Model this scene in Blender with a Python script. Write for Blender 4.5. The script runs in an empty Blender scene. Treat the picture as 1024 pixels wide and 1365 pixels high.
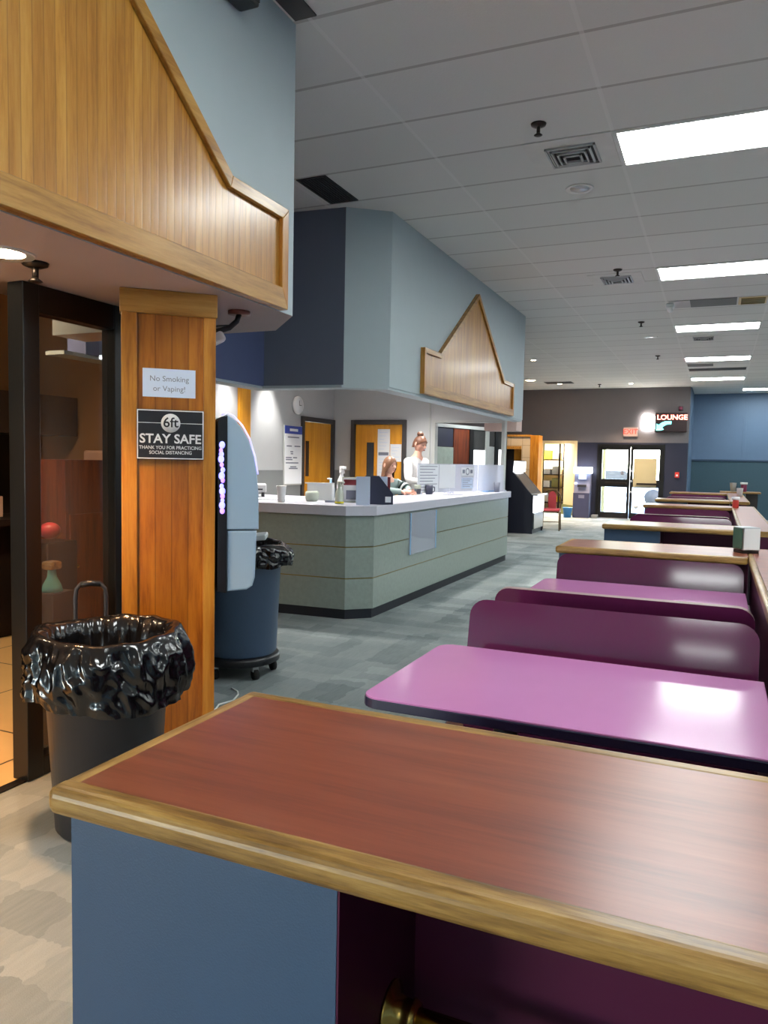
import bpy, bmesh, math, random
from mathutils import Vector, Matrix, noise
random.seed(7)
sc = bpy.context.scene
COL = sc.collection
PI = math.pi

# ------------------------------------------------------------------ materials
class NT:
    def __init__(s, name):
        s.m = bpy.data.materials.new(name); s.m.use_nodes = True
        s.t = s.m.node_tree; s.t.nodes.clear()
        s.out = s.n('ShaderNodeOutputMaterial')
        s.b = s.n('ShaderNodeBsdfPrincipled'); s.l(s.b.outputs[0], s.out.inputs[0])
    def n(s, typ, **kw):
        x = s.t.nodes.new(typ)
        for k, v in kw.items(): setattr(x, k, v)
        return x
    def l(s, a, b): s.t.links.new(a, b)
    def put(s, sock, v):
        if hasattr(v, 'is_output'): s.l(v, sock)
        else: sock.default_value = v
    def math(s, op, a, b=0.0, c=0.0):
        x = s.n('ShaderNodeMath', operation=op)
        s.put(x.inputs[0], a); s.put(x.inputs[1], b)
        if len(x.inputs) > 2: s.put(x.inputs[2], c)
        return x.outputs[0]
    def mix(s, f, a, b):
        x = s.n('ShaderNodeMix', data_type='RGBA')
        s.put(x.inputs[0], f); s.put(x.inputs[6], a); s.put(x.inputs[7], b)
        return x.outputs[2]
    def noise(s, vec, scale, detail=3, rough=.5):
        x = s.n('ShaderNodeTexNoise'); s.l(vec, x.inputs['Vector'])
        x.inputs['Scale'].default_value = scale; x.inputs['Detail'].default_value = detail
        x.inputs['Roughness'].default_value = rough
        return x.outputs['Fac']
    def coords(s, scale=(1, 1, 1)):
        tc = s.n('ShaderNodeTexCoord'); mp = s.n('ShaderNodeMapping')
        s.l(tc.outputs['Object'], mp.inputs['Vector']); mp.inputs['Scale'].default_value = scale
        return mp.outputs['Vector']
    def xyz(s, vec):
        x = s.n('ShaderNodeSeparateXYZ'); s.l(vec, x.inputs[0]); return x.outputs
    def bump(s, h, strength=.3, dist=.01):
        x = s.n('ShaderNodeBump'); s.l(h, x.inputs['Height'])
        x.inputs['Strength'].default_value = strength; x.inputs['Distance'].default_value = dist
        s.l(x.outputs[0], s.b.inputs['Normal'])
    def set(s, **kw):
        for k, v in kw.items(): s.put(s.b.inputs[k.replace('_', ' ')], v)
        return s

def rgb(c): return (c[0], c[1], c[2], 1)
def srgb(r, g, b):
    f = lambda v: (v / 255 / 12.92) if v / 255 <= .04045 else ((v / 255 + .055) / 1.055) ** 2.4
    return (f(r), f(g), f(b), 1)

def plain(name, c, rough=.5, metal=0, var=.12, scale=6, spec=.5, coat=0, bump=0, bscale=200):
    m = NT(name); v = m.coords()
    f = m.noise(v, scale, 4)
    dark = tuple(x * (1 - var) for x in c[:3]) + (1,); lite = tuple(min(1, x * (1 + var)) for x in c[:3]) + (1,)
    m.set(Base_Color=m.mix(f, dark, lite), Roughness=rough, Metallic=metal)
    m.b.inputs['Specular IOR Level'].default_value = spec
    m.b.inputs['Coat Weight'].default_value = coat
    if bump: m.bump(m.noise(v, bscale, 3), bump, .003)
    return m.m

def wood(name, dark, mid, lite, axis='X', rough=.3, ring=1.0, coat=.3, plank=None, pw=.06, plank_dir=(0, 1, 0), contrast=1.0, spec=.5):
    m = NT(name)
    st = {'X': (1.2, 14, 14), 'Y': (14, 1.2, 14), 'Z': (14, 14, 1.2)}[axis]
    v = m.coords(st); raw = m.coords()
    d = m.noise(v, 1.6 * ring, 5, .6)
    f2 = m.noise(v, 9 * ring, 3, .7)
    f = m.math('ADD', m.math('MULTIPLY', d, .75), m.math('MULTIPLY', f2, .25))
    r = m.n('ShaderNodeValToRGB'); m.l(f, r.inputs[0])
    e = r.color_ramp.elements
    w = .17 / contrast
    e[0].position = .5 - w; e[0].color = dark; e[1].position = .5 + w; e[1].color = lite
    k = e.new(.5); k.color = mid
    col = r.outputs[0]
    if plank:
        dp = m.n('ShaderNodeVectorMath', operation='DOT_PRODUCT'); m.l(raw, dp.inputs[0]); dp.inputs[1].default_value = plank_dir
        u = m.math('DIVIDE', dp.outputs['Value'], pw)
        wn = m.n('ShaderNodeTexWhiteNoise', noise_dimensions='1D'); m.l(m.math('FLOOR', u), wn.inputs['W'])
        fr = m.math('FRACT', u)
        col = m.mix(m.math('MULTIPLY', wn.outputs['Value'], plank), col, dark)
        edge = m.math('LESS_THAN', m.math('ABSOLUTE', m.math('SUBTRACT', fr, .5)), .455)
        groove = m.math('SUBTRACT', 1, edge)
        col = m.mix(m.math('MULTIPLY', groove, .38), col, tuple(x * .35 for x in dark[:3]) + (1,))
        m.bump(m.math('POWER', m.math('ABSOLUTE', m.math('SINE', m.math('MULTIPLY', u, PI))), .4), .16, .004)
    m.set(Base_Color=col, Roughness=rough)
    m.b.inputs['Specular IOR Level'].default_value = spec
    m.b.inputs['Coat Weight'].default_value = coat; m.b.inputs['Coat Roughness'].default_value = .18
    return m.m

def emit(name, c, s, base=(.8, .8, .8, 1)):
    m = NT(name); m.set(Base_Color=base, Emission_Color=c, Emission_Strength=s, Roughness=.5); return m.m

def glass(name, tint=(1, 1, 1, 1), rough=0.0, alpha=.12, spec=.5):
    # thin pane: mostly see-through with a clear reflection
    m = NT(name); m.t.nodes.remove(m.b)
    tr = m.n('ShaderNodeBsdfTransparent'); tr.inputs[0].default_value = tint
    gl = m.n('ShaderNodeBsdfGlossy'); gl.inputs['Roughness'].default_value = rough; gl.inputs[0].default_value = (1, 1, 1, 1)
    df = m.n('ShaderNodeBsdfDiffuse'); df.inputs[0].default_value = tint
    fn = m.n('ShaderNodeFresnel'); fn.inputs[0].default_value = 1.5; ge = m.n('ShaderNodeNewGeometry')
    fac = m.math('MULTIPLY', fn.outputs[0], m.math('SUBTRACT', 1, ge.outputs['Backfacing']))
    a = m.n('ShaderNodeMixShader'); a.inputs[0].default_value = alpha; m.l(tr.outputs[0], a.inputs[1]); m.l(df.outputs[0], a.inputs[2])
    b = m.n('ShaderNodeMixShader'); m.l(fac, b.inputs[0]); m.l(a.outputs[0], b.inputs[1]); m.l(gl.outputs[0], b.inputs[2])
    m.l(b.outputs[0], m.out.inputs[0])
    return m.m

M = {}
def carpet():
    m = NT('carpet'); v = m.coords(); x, y, z = m.xyz(v)
    wv = m.coords((1, 1, 1)); x = m.math('ADD', x, m.math('MULTIPLY', m.noise(wv, 9, 3), .12)); y = m.math('ADD', y, m.math('MULTIPLY', m.noise(m.coords((1.3, .9, 1)), 8, 3), .14))
    cell = m.n('ShaderNodeCombineXYZ')
    m.l(m.math('FLOOR', m.math('DIVIDE', x, .25)), cell.inputs[0]); m.l(m.math('FLOOR', m.math('DIVIDE', y, .5)), cell.inputs[1])
    wn = m.n('ShaderNodeTexWhiteNoise', noise_dimensions='3D'); m.l(cell.outputs[0], wn.inputs['Vector'])
    cell2 = m.n('ShaderNodeCombineXYZ')
    m.l(m.math('FLOOR', m.math('DIVIDE', m.math('ADD', x, .13), .5)), cell2.inputs[0]); m.l(m.math('FLOOR', m.math('DIVIDE', m.math('ADD', y, .2), .17)), cell2.inputs[1])
    wn2 = m.n('ShaderNodeTexWhiteNoise', noise_dimensions='3D'); m.l(cell2.outputs[0], wn2.inputs['Vector'])
    blot = m.noise(v, 2.5, 4)
    streak = m.noise(m.coords((60, 8, 1)), 1, 3)
    f = m.math('ADD', m.math('MULTIPLY', wn.outputs['Value'], .3), m.math('MULTIPLY', wn2.outputs['Value'], .3))
    f = m.math('ADD', f, m.math('MULTIPLY', m.math('ADD', blot, streak), .25))
    col = m.mix(f, srgb(78, 92, 98), srgb(168, 176, 176))
    fine = m.noise(v, 260, 2)
    col = m.mix(m.math('MULTIPLY', fine, .35), col, srgb(95, 95, 92))
    m.set(Base_Color=col, Roughness=.95); m.b.inputs['Specular IOR Level'].default_value = .15
    m.bump(fine, .35, .004)
    return m.m
M['carpet'] = carpet()
def ceiling_mat():
    m = NT('ceiling_tile'); v = m.coords(); x, y, z = m.xyz(v)
    fx = m.math('FRACT', m.math('DIVIDE', m.math('ADD', x, .73 + 12.2), 1.22))
    fy = m.math('FRACT', m.math('DIVIDE', m.math('ADD', y, 12.2 - 4.013), .61))
    gx = m.math('GREATER_THAN', m.math('ABSOLUTE', m.math('SUBTRACT', fx, .5)), .49)
    gy = m.math('GREATER_THAN', m.math('ABSOLUTE', m.math('SUBTRACT', fy, .5)), .483)
    cell = m.n('ShaderNodeCombineXYZ')
    m.l(m.math('FLOOR', m.math('DIVIDE', m.math('ADD', x, 12.93), 1.22)), cell.inputs[0]); m.l(m.math('FLOOR', m.math('DIVIDE', m.math('ADD', y, 8.187), .61)), cell.inputs[1])
    wn = m.n('ShaderNodeTexWhiteNoise', noise_dimensions='3D'); m.l(cell.outputs[0], wn.inputs['Vector'])
    tile = m.mix(wn.outputs['Value'], srgb(226, 227, 222), srgb(233, 234, 229))
    spk = m.noise(v, 90, 3)
    tile = m.mix(m.math('MULTIPLY', spk, .25), tile, srgb(208, 208, 202))
    g = m.math('MAXIMUM', gx, gy)
    sh = m.math('GREATER_THAN', m.math('ABSOLUTE', m.math('SUBTRACT', fy, .5)), .478)
    tile = m.mix(m.math('MULTIPLY', sh, .5), tile, srgb(150, 150, 145))
    col = m.mix(m.math('MULTIPLY', gx, .45), m.mix(m.math('MULTIPLY', gy, .8), tile, srgb(190, 188, 182)), srgb(240, 240, 236))
    m.set(Base_Color=col, Roughness=.85); m.b.inputs['Specular IOR Level'].default_value = .25
    m.bump(m.math('SUBTRACT', spk, m.math('MULTIPLY', g, .8)), .25, .004)
    return m.m
M['ceil'] = ceiling_mat()
def tiles(name, c1, c2, grout, w, h, gw=.006, rough=.35, off=0, axes='xy'):
    m = NT(name); v = m.coords(); o = dict(zip('xyz', m.xyz(v)))
    a, b = o[axes[0]], o[axes[1]]
    ua = m.math('DIVIDE', m.math('ADD', a, off + 50 * w), w); ub = m.math('DIVIDE', m.math('ADD', b, 50 * h), h)
    ga = m.math('GREATER_THAN', m.math('ABSOLUTE', m.math('SUBTRACT', m.math('FRACT', ua), .5)), .5 - gw / w / 2)
    gb = m.math('GREATER_THAN', m.math('ABSOLUTE', m.math('SUBTRACT', m.math('FRACT', ub), .5)), .5 - gw / h / 2)
    n = m.noise(v, 5, 4)
    col = m.mix(m.math('MAXIMUM', ga, gb), m.mix(n, c1, c2), grout)
    m.set(Base_Color=col, Roughness=rough); return m.m
M['floortile'] = tiles('tan_floor_tile', srgb(215, 180, 125), srgb(200, 165, 110), srgb(50, 38, 28), .92, .92, .012, .35, .25)
M['walltile'] = tiles('beige_wall_tile', srgb(205, 190, 165), srgb(190, 172, 146), srgb(140, 122, 100), .33, .33, .01, .35, 0, 'xz')

M['lightwall'] = plain('pale_blue_grey_paint', srgb(172, 186, 190), .55, var=.03, bump=.08, bscale=120)
M['slate'] = plain('dark_slate_face', srgb(108, 115, 131), .5, var=.04, bump=.08)  # darker base colour for the counter bulkhead face towards the camera
M['bulknavy'] = plain('bulkhead_navy_paint', srgb(74, 84, 120), .5, var=.04)
M['navy'] = plain('navy_paint', srgb(32, 35, 56), .5, var=.05, bump=.06)
M['endwall'] = plain('charcoal_brown_paint', srgb(112, 106, 108), .6, var=.05)
M['greywall'] = plain('grey_paint', srgb(176, 178, 180), .55, var=.03, bump=.06)
M['wainscot'] = plain('darker_grey_paint', srgb(120, 124, 126), .5, var=.04)
M['bluewall'] = plain('blue_paint', srgb(92, 116, 144), .5, var=.05)
M['tealwall'] = plain('teal_wall_carpet', srgb(60, 86, 98), .8, var=.08, scale=20)
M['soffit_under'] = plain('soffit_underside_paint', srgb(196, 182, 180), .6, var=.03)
M['tanwall'] = plain('tan_paint', srgb(168, 128, 86), .6, var=.05)
M['blackframe'] = plain('black_painted_metal', srgb(11, 9, 8), .35, var=.1)
M['blackplastic'] = plain('black_plastic', srgb(22, 23, 28), .35, var=.1)
M['darkshelf'] = plain('dark_laminate', srgb(34, 27, 24), .4, var=.2)
M['oakpanel'] = wood('golden_oak_paneling', srgb(150, 96, 32), srgb(190, 134, 54), srgb(208, 158, 76), 'Z', .32, 1, .3, .5, .045, (0, 1, 0))
M['oaktrim'] = wood('golden_oak_trim', srgb(140, 92, 34), srgb(176, 128, 56), srgb(196, 150, 76), 'Y', .35, 1, .25)
M['oaktrimx'] = wood('golden_oak_cross_trim', srgb(140, 92, 34), srgb(176, 128, 56), srgb(196, 150, 76), 'X', .35, 1, .25)
M['oaktrimz'] = wood('golden_oak_upright_trim', srgb(138, 82, 18), srgb(178, 116, 34), srgb(196, 140, 54), 'Z', .35, 1, .25)
M['colpanel'] = wood('oak_column_paneling', srgb(122, 66, 12), srgb(170, 102, 24), srgb(188, 122, 36), 'Z', .3, 1, .35, .45, .072, (1, 0, 0))
M['oakedge'] = wood('oak_bullnose_edge', srgb(96, 66, 28), srgb(146, 108, 52), srgb(178, 140, 78), 'X', .38, 1.6, .2, contrast=1.2)
M['oakedgey'] = wood('oak_bullnose_edge_long', srgb(100, 70, 30), srgb(152, 114, 58), srgb(184, 146, 84), 'Y', .38, 1.6, .2, contrast=1.2)
M['cherry'] = wood('cherry_laminate', srgb(98, 42, 26), srgb(136, 66, 42), srgb(154, 84, 56), 'X', .31, .8, .0, contrast=.75, spec=1.0)
M['plum'] = plain('plum_laminate', srgb(90, 32, 68), .08, var=.06, scale=3)
M['plumdark'] = plain('dark_plum_laminate', srgb(68, 12, 44), .5, var=.06, spec=.3)
M['plumedge'] = plain('plum_ply_edge', srgb(150, 124, 124), .5)
M['pink'] = plain('orchid_laminate', srgb(194, 126, 180), .15, var=.05, scale=4)
M['navyedge'] = plain('navy_rubber_edge', srgb(32, 34, 62), .35)
M['bluepanel'] = plain('slate_blue_laminate', srgb(50, 72, 98), .5, var=.04, bump=.15, bscale=300)
M['brass'] = plain('aged_brass', srgb(178, 146, 78), .25, 1, var=.2, scale=15)
M['steel'] = plain('brushed_steel', srgb(190, 192, 196), .28, 1, var=.08)
M['chrome'] = plain('chrome', srgb(220, 220, 225), .12, 1)
M['canblue'] = plain('blue_grey_plastic', srgb(74, 96, 124), .38, var=.08)
M['candark'] = plain('dark_grey_plastic', srgb(40, 40, 45), .42, var=.1)
M['bag'] = plain('black_bin_liner', srgb(14, 14, 17), .17, var=.1, spec=.8)
M['white'] = plain('white_plastic', srgb(236, 236, 236), .4, var=.02)
M['paper'] = plain('white_paper', srgb(232, 234, 238), .7, var=.02)
M['paperblue'] = plain('bluish_paper', srgb(205, 218, 240), .7, var=.03)
M['ivory'] = plain('ivory_paper', srgb(176, 166, 132), .7, var=.03)
M['ink'] = plain('black_ink', srgb(40, 42, 52), .6)
M['greyink'] = plain('grey_ink', srgb(120, 124, 140), .6)
M['signblack'] = plain('black_sign_board', srgb(38, 38, 42), .35)
M['signwhite'] = plain('white_sign_print', srgb(225, 225, 225), .5)
M['doorwood'] = wood('honey_maple_door', srgb(196, 128, 24), srgb(214, 146, 34), srgb(226, 162, 50), 'Z', .35, .6, .2)
M['darkframe'] = plain('dark_door_frame', srgb(58, 55, 56), .45)
M['darkglass'] = plain('dark_wired_glass', srgb(38, 40, 46), .12)
M['stone'] = plain('grey_green_stone_laminate', srgb(150, 162, 154), .3, var=.16, scale=26, bump=.3, bscale=45)
M['gold'] = plain('gold_strip', srgb(150, 132, 70), .3, 1)
M['kick'] = plain('black_kick_board', srgb(30, 34, 44), .5)
M['countertop'] = plain('lilac_white_laminate', srgb(206, 206, 218), .25, var=.03)
M['acrylic'] = glass('clear_acrylic', (.86, .88, .95, 1), .02, .3)
M['frosted'] = glass('hazy_acrylic_guard', (.86, .87, .95, 1), .05, .62)
M['pane'] = glass('window_glass', (.82, .8, .78, 1), .0, .03)
M['clearpane'] = glass('clear_window_glass', (.95, .97, .97, 1), .0, .02)
M['tubelight'] = emit('fluorescent_diffuser', (.93, .99, .98, 1), 13)
M['warmlamp'] = emit('warm_lamp', (1, .78, .52, 1), 30)
M['coollamp'] = emit('white_lamp', (1, .97, .92, 1), 30)
M['fixture'] = plain('white_fixture_metal', srgb(225, 225, 220), .4)
M['ventgrey'] = plain('grey_vent_metal', srgb(176, 178, 176), .35)
M['ventdark'] = plain('dark_vent_grille', srgb(52, 52, 52), .6)
M['ceilplate'] = plain('pale_vent_plate', srgb(222, 222, 216), .6)
M['panelgrey'] = plain('grey_ceiling_panel', srgb(112, 116, 114), .7)
M['darkmetal'] = plain('dark_bronze_metal', srgb(58, 50, 46), .35, .8)
M['copper'] = plain('brown_ceiling_plate', srgb(122, 72, 58), .4)
M['jukegrey'] = plain('blue_grey_housing', srgb(156, 180, 202), .38, var=.04)
M['led'] = emit('violet_led', (.10, .10, 1, 1), 1.3)
M['ledpink'] = emit('magenta_led', (.28, .05, .9, 1), .9)
M['ledrim'] = emit('lavender_edge_light', (.40, .38, 1, 1), .45)
M['skin'] = plain('skin', srgb(226, 172, 150), .5, var=.04)
M['hairbrown'] = plain('brown_hair', srgb(98, 62, 44), .45, var=.3, scale=40)
M['hairlight'] = plain('long_brown_hair', srgb(112, 76, 54), .45, var=.3, scale=40)
M['sweater'] = plain('white_sweatshirt', srgb(232, 230, 228), .85, var=.04)
M['jacket'] = plain('grey_green_sweatshirt', srgb(128, 146, 144), .85, var=.06)
M['jacketdark'] = plain('dark_sleeve_band', srgb(40, 58, 60), .85)
M['jeans'] = plain('dark_jeans', srgb(46, 54, 72), .85)
M['lips'] = plain('lips', srgb(180, 96, 92), .5)
M['eye'] = plain('dark_eye', srgb(44, 32, 28), .3)
M['yellowliquid'] = plain('yellow_liquid', srgb(228, 214, 60), .2)
M['bottleclear'] = plain('cloudy_clear_plastic', srgb(206, 212, 196), .2, var=.05)
M['bottleblue'] = plain('pale_blue_plastic', srgb(150, 190, 228), .2, var=.1)
M['filenavy'] = plain('navy_file_board', srgb(40, 44, 66), .45)
M['maroon'] = plain('maroon_folder', srgb(116, 30, 38), .5)
M['red'] = plain('red_plastic', srgb(196, 56, 46), .4)
M['redpad'] = plain('red_upholstery', srgb(160, 48, 54), .7)
M['goldframe'] = plain('dark_gold_chair_frame', srgb(92, 74, 52), .35, .6)
M['arcadeblack'] = plain('blue_black_cabinet', srgb(24, 28, 44), .4)
M['screen'] = plain('dim_screen', srgb(96, 90, 86), .2)
M['litpanel'] = emit('lit_white_panel', (.9, .95, 1, 1), 3.2)
M['atmblue'] = plain('slate_atm_case', srgb(62, 66, 96), .4)
M['atmgrey'] = plain('grey_atm_face', srgb(120, 124, 150), .4)
M['atmtop'] = emit('atm_top_sign', (.75, .86, 1, 1), 4)
M['atmscreen'] = emit('atm_screen', (.5, .65, 1, 1), 1.2)
M['binblue'] = plain('blue_bin_plastic', srgb(60, 130, 196), .4)
M['exitred'] = emit('exit_sign_red', (1, .06, .04, 1), .9, (.5, .05, .04, 1))
M['exitface'] = emit('exit_sign_face', (1, .62, .5, 1), .12, (.35, .25, .22, 1))
M['neonred'] = emit('red_neon', (1, .16, .1, 1), 6)
M['neoncyan'] = emit('cyan_neon', (.05, .75, .75, 1), 1.6)
M['neonwhite'] = emit('white_neon', (1, .96, .9, 1), 12)
M['signhousing'] = plain('dark_sign_housing', srgb(52, 34, 36), .5)
M['creamroom'] = plain('cream_paint', srgb(232, 212, 166), .6, var=.03)
M['olive'] = plain('olive_base_board', srgb(120, 118, 70), .6)
M['napgreen'] = plain('dark_green_panel', srgb(58, 92, 76), .4)
M['teal'] = plain('teal_bristles', srgb(96, 170, 160), .8)
M['cord'] = plain('white_cord', srgb(214, 220, 214), .5)
M['brownwood'] = wood('red_brown_cabinet_wood', srgb(70, 26, 12), srgb(110, 48, 20), srgb(130, 62, 28), 'Z', .35, 1, .2)
M['pinkish'] = plain('pale_pink_panel', srgb(206, 170, 150), .5)
M['coral'] = plain('coral_plastic', srgb(220, 70, 80), .4)
M['foodwhite'] = plain('foam_tray', srgb(198, 210, 214), .5)
M['purplerose'] = plain('rose_laminate', srgb(120, 40, 70), .4)
M['asphalt'] = plain('pale_concrete', srgb(190, 190, 188), .8)
M['carpaint'] = plain('silver_car_paint', srgb(170, 174, 178), .25, .4)
M['tyre'] = plain('black_rubber', srgb(24, 24, 24), .8)
M['curtain'] = plain('grey_green_drape', srgb(150, 160, 150), .7, var=.2, scale=12)
M['winlit'] = emit('daylit_pane', (.95, .98, 1, 1), .9)
M['salmon'] = plain('salmon_paint', srgb(214, 186, 176), .6)
M['posterblue'] = plain('poster_blue', srgb(52, 72, 160), .5)

# ------------------------------------------------------------------ mesh building
class MB:
    def __init__(s): s.bm = bmesh.new(); s.mi = 0; s.T = Matrix.Identity(4)
    def _f(s, vs):
        try:
            f = s.bm.faces.new(vs); f.material_index = s.mi; return f
        except ValueError: return None
    def v(s, p): return s.bm.verts.new(s.T @ Vector(p))
    def box(s, x0, x1, y0, y1, z0, z1, bev=0, seg=2):
        p = [s.v((x, y, z)) for z in (z0, z1) for y in (y0, y1) for x in (x0, x1)]
        fs = [s._f([p[i] for i in q]) for q in ((0, 2, 3, 1), (4, 5, 7, 6), (0, 1, 5, 4), (2, 6, 7, 3), (0, 4, 6, 2), (1, 3, 7, 5))]
        if bev:
            es = list({e for f in fs for e in f.edges})
            r = bmesh.ops.bevel(s.bm, geom=es, offset=bev, segments=seg, profile=.5, affect='EDGES')
            for f in r['faces']: f.material_index = s.mi
        return s
    def prism(s, pts, d0, d1, axis='Z', bev=0, seg=2):
        # polygon in the plane perpendicular to axis: Z:(x,y) Y:(x,z) X:(y,z)
        def P(a, b, d):
            return {'Z': (a, b, d), 'Y': (a, d, b), 'X': (d, a, b)}[axis]
        A = [s.v(P(a, b, d0)) for a, b in pts]; B = [s.v(P(a, b, d1)) for a, b in pts]
        fs = [s._f(A[::-1]), s._f(B)]
        n = len(pts)
        for i in range(n): fs.append(s._f([A[i], A[(i + 1) % n], B[(i + 1) % n], B[i]]))
        bmesh.ops.recalc_face_normals(s.bm, faces=[f for f in fs if f])
        if bev:
            es = list({e for f in fs[:2] for e in f.edges})
            r = bmesh.ops.bevel(s.bm, geom=es, offset=bev, segments=seg, profile=.5, affect='EDGES')
            for f in r['faces']: f.material_index = s.mi
        return s
    def lathe(s, prof, c=(0, 0, 0), seg=32, axis='Z', cap=True):
        rings = []
        for r, h in prof:
            ring = []
            for i in range(seg):
                a = 2 * PI * i / seg
                q = (r * math.cos(a), r * math.sin(a), h)
                if axis == 'X': q = (q[2], q[0], q[1])
                if axis == 'Y': q = (q[0], q[2], q[1])
                ring.append(s.v((q[0] + c[0], q[1] + c[1], q[2] + c[2])))
            rings.append(ring)
        fs = []
        for a, b in zip(rings, rings[1:]):
            for i in range(seg): fs.append(s._f([a[i], a[(i + 1) % seg], b[(i + 1) % seg], b[i]]))
        if cap: fs.append(s._f(rings[0][::-1])); fs.append(s._f(rings[-1]))
        bmesh.ops.recalc_face_normals(s.bm, faces=[f for f in fs if f])
        for f in fs:
            if f: f.smooth = True
        return s
    def cyl(s, c, r, h, seg=24, axis='Z'): return s.lathe([(r, 0), (r, h)], c, seg, axis)
    def tube(s, pts, r, seg=10, closed=False):
        pts = [Vector(p) for p in pts]; n = len(pts); rings = []
        up = None
        for i, p in enumerate(pts):
            if closed: t = (pts[(i + 1) % n] - pts[i - 1]).normalized()
            else: t = (pts[min(i + 1, n - 1)] - pts[max(i - 1, 0)]).normalized()
            if up is None:
                up = Vector((0, 0, 1)) if abs(t.z) < .9 else Vector((1, 0, 0))
            a = t.cross(up).normalized(); b = a.cross(t).normalized(); up = b
            rr = r[i] if isinstance(r, (list, tuple)) else r
            rings.append([s.v(p + a * rr * math.cos(2 * PI * k / seg) + b * rr * math.sin(2 * PI * k / seg)) for k in range(seg)])
        fs = []
        m = n if closed else n - 1
        for i in range(m):
            A, B = rings[i], rings[(i + 1) % n]
            for k in range(seg): fs.append(s._f([A[k], A[(k + 1) % seg], B[(k + 1) % seg], B[k]]))
        if not closed: fs.append(s._f(rings[0][::-1])); fs.append(s._f(rings[-1]))
        bmesh.ops.recalc_face_normals(s.bm, faces=[f for f in fs if f])
        for f in fs:
            if f: f.smooth = True
        return s
    def sphere(s, c, r, sc=(1, 1, 1), u=20, v=14):
        prof = [(max(1e-4, math.sin(PI * i / v)), -math.cos(PI * i / v)) for i in range(v + 1)]
        T0 = s.T.copy(); s.T = s.T @ Matrix.Translation(c) @ Matrix.Diagonal((r * sc[0], r * sc[1], r * sc[2], 1))
        s.lathe(prof, (0, 0, 0), u); s.T = T0
        return s

def WM(o):
    m = o.matrix_basis.copy()
    while o.parent:
        o = o.parent; m = o.matrix_basis @ m
    return m
def tag(o, label=None, cat=None, group=None, kind=None):
    if label: o['label'] = label
    if cat: o['category'] = cat
    if group: o['group'] = group
    if kind: o['kind'] = kind
    return o
def thing(name, label, cat, loc=(0, 0, 0), group=None, rz=0):
    o = bpy.data.objects.new(name, None); COL.objects.link(o); o.empty_display_size = .1
    o.location = loc; o.rotation_euler = (0, 0, rz)
    o.matrix_basis = Matrix.Translation(loc) @ Matrix.Rotation(rz, 4, 'Z')
    return tag(o, label, cat, group)
def obj(name, mb, mats, parent=None, local=False, smooth=False, label=None, auto=None):
    me = bpy.data.meshes.new(name)
    if isinstance(mb, MB):
        bm = mb.bm
        if parent and not local: bm.transform(WM(parent).inverted())
        if smooth:
            for f in bm.faces: f.smooth = True
        bm.to_mesh(me); bm.free()
    else: me = mb
    o = bpy.data.objects.new(name, me); COL.objects.link(o)
    for m in (mats if isinstance(mats, (list, tuple)) else [mats]): me.materials.append(M[m] if isinstance(m, str) else m)
    if parent: o.parent = parent
    if label: o['label'] = label
    return o
def struct(name, mb, mats): return tag(obj(name, mb, mats), kind='structure')
def dup(o, loc=None, rz=None, label=None, parent=None):
    c = o.copy(); COL.objects.link(c)
    if parent: c.parent = parent
    if loc is not None: c.location = loc
    if rz is not None: c.rotation_euler = (0, 0, rz)
    if label: c['label'] = label
    for ch in list(o.children): dup(ch, parent=c)
    return c
def text_mesh(body, size, bold=.0, extrude=.0008, align='CENTER', space=1.0, ysc=1.0):
    cu = bpy.data.curves.new('lettering', 'FONT'); cu.body = body; cu.size = size; cu.extrude = extrude
    cu.offset = bold * size; cu.align_x = align; cu.align_y = 'CENTER'; cu.space_line = space; cu.resolution_u = 3
    o = bpy.data.objects.new('lettering_source', cu); COL.objects.link(o)
    dg = bpy.context.evaluated_depsgraph_get(); me = bpy.data.meshes.new_from_object(o.evaluated_get(dg))
    bpy.data.objects.remove(o); bpy.data.curves.remove(cu)
    if ysc != 1: me.transform(Matrix.Diagonal((1, ysc, 1, 1)))
    return me
def put_text(name, body, size, mat, parent, frame, at, **kw):
    """frame: 4x4 whose local X is reading direction, Y is up, Z is out of the board (world)."""
    me = text_mesh(body, size, **kw)
    me.materials.clear()
    W = frame @ Matrix.Translation((at[0], at[1], at[2]))
    me.transform(WM(parent).inverted() @ W)
    return obj(name, me, mat, parent)
def frame_at(origin, right, up=(0, 0, 1)):
    r = Vector(right).normalized(); u = Vector(up).normalized(); n = r.cross(u)
    return Matrix(((r.x, u.x, n.x, origin[0]), (r.y, u.y, n.y, origin[1]), (r.z, u.z, n.z, origin[2]), (0, 0, 0, 1)))
def MBat(frame): m = MB(); m.T = frame; return m

# ------------------------------------------------------------------ camera
cam = bpy.data.cameras.new('camera'); co = bpy.data.objects.new('camera', cam); COL.objects.link(co)
yaw, pitch, roll = .4144, -.0659, .0198
fwd = Vector((-math.sin(yaw) * math.cos(pitch), math.cos(yaw) * math.cos(pitch), math.sin(pitch)))
rt = Vector((math.cos(yaw), math.sin(yaw), 0)); up = rt.cross(fwd)
r2 = math.cos(roll) * rt + math.sin(roll) * up; u2 = -math.sin(roll) * rt + math.cos(roll) * up
co.matrix_world = Matrix(((r2.x, u2.x, -fwd.x, 0), (r2.y, u2.y, -fwd.y, 0), (r2.z, u2.z, -fwd.z, 1.45), (0, 0, 0, 1)))
cam.sensor_fit = 'AUTO'; cam.sensor_width = 36; cam.lens = 1009.24 / 1365 * 36
cam.clip_start = .05; cam.clip_end = 200
sc.camera = co

ZC = 3.63
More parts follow.
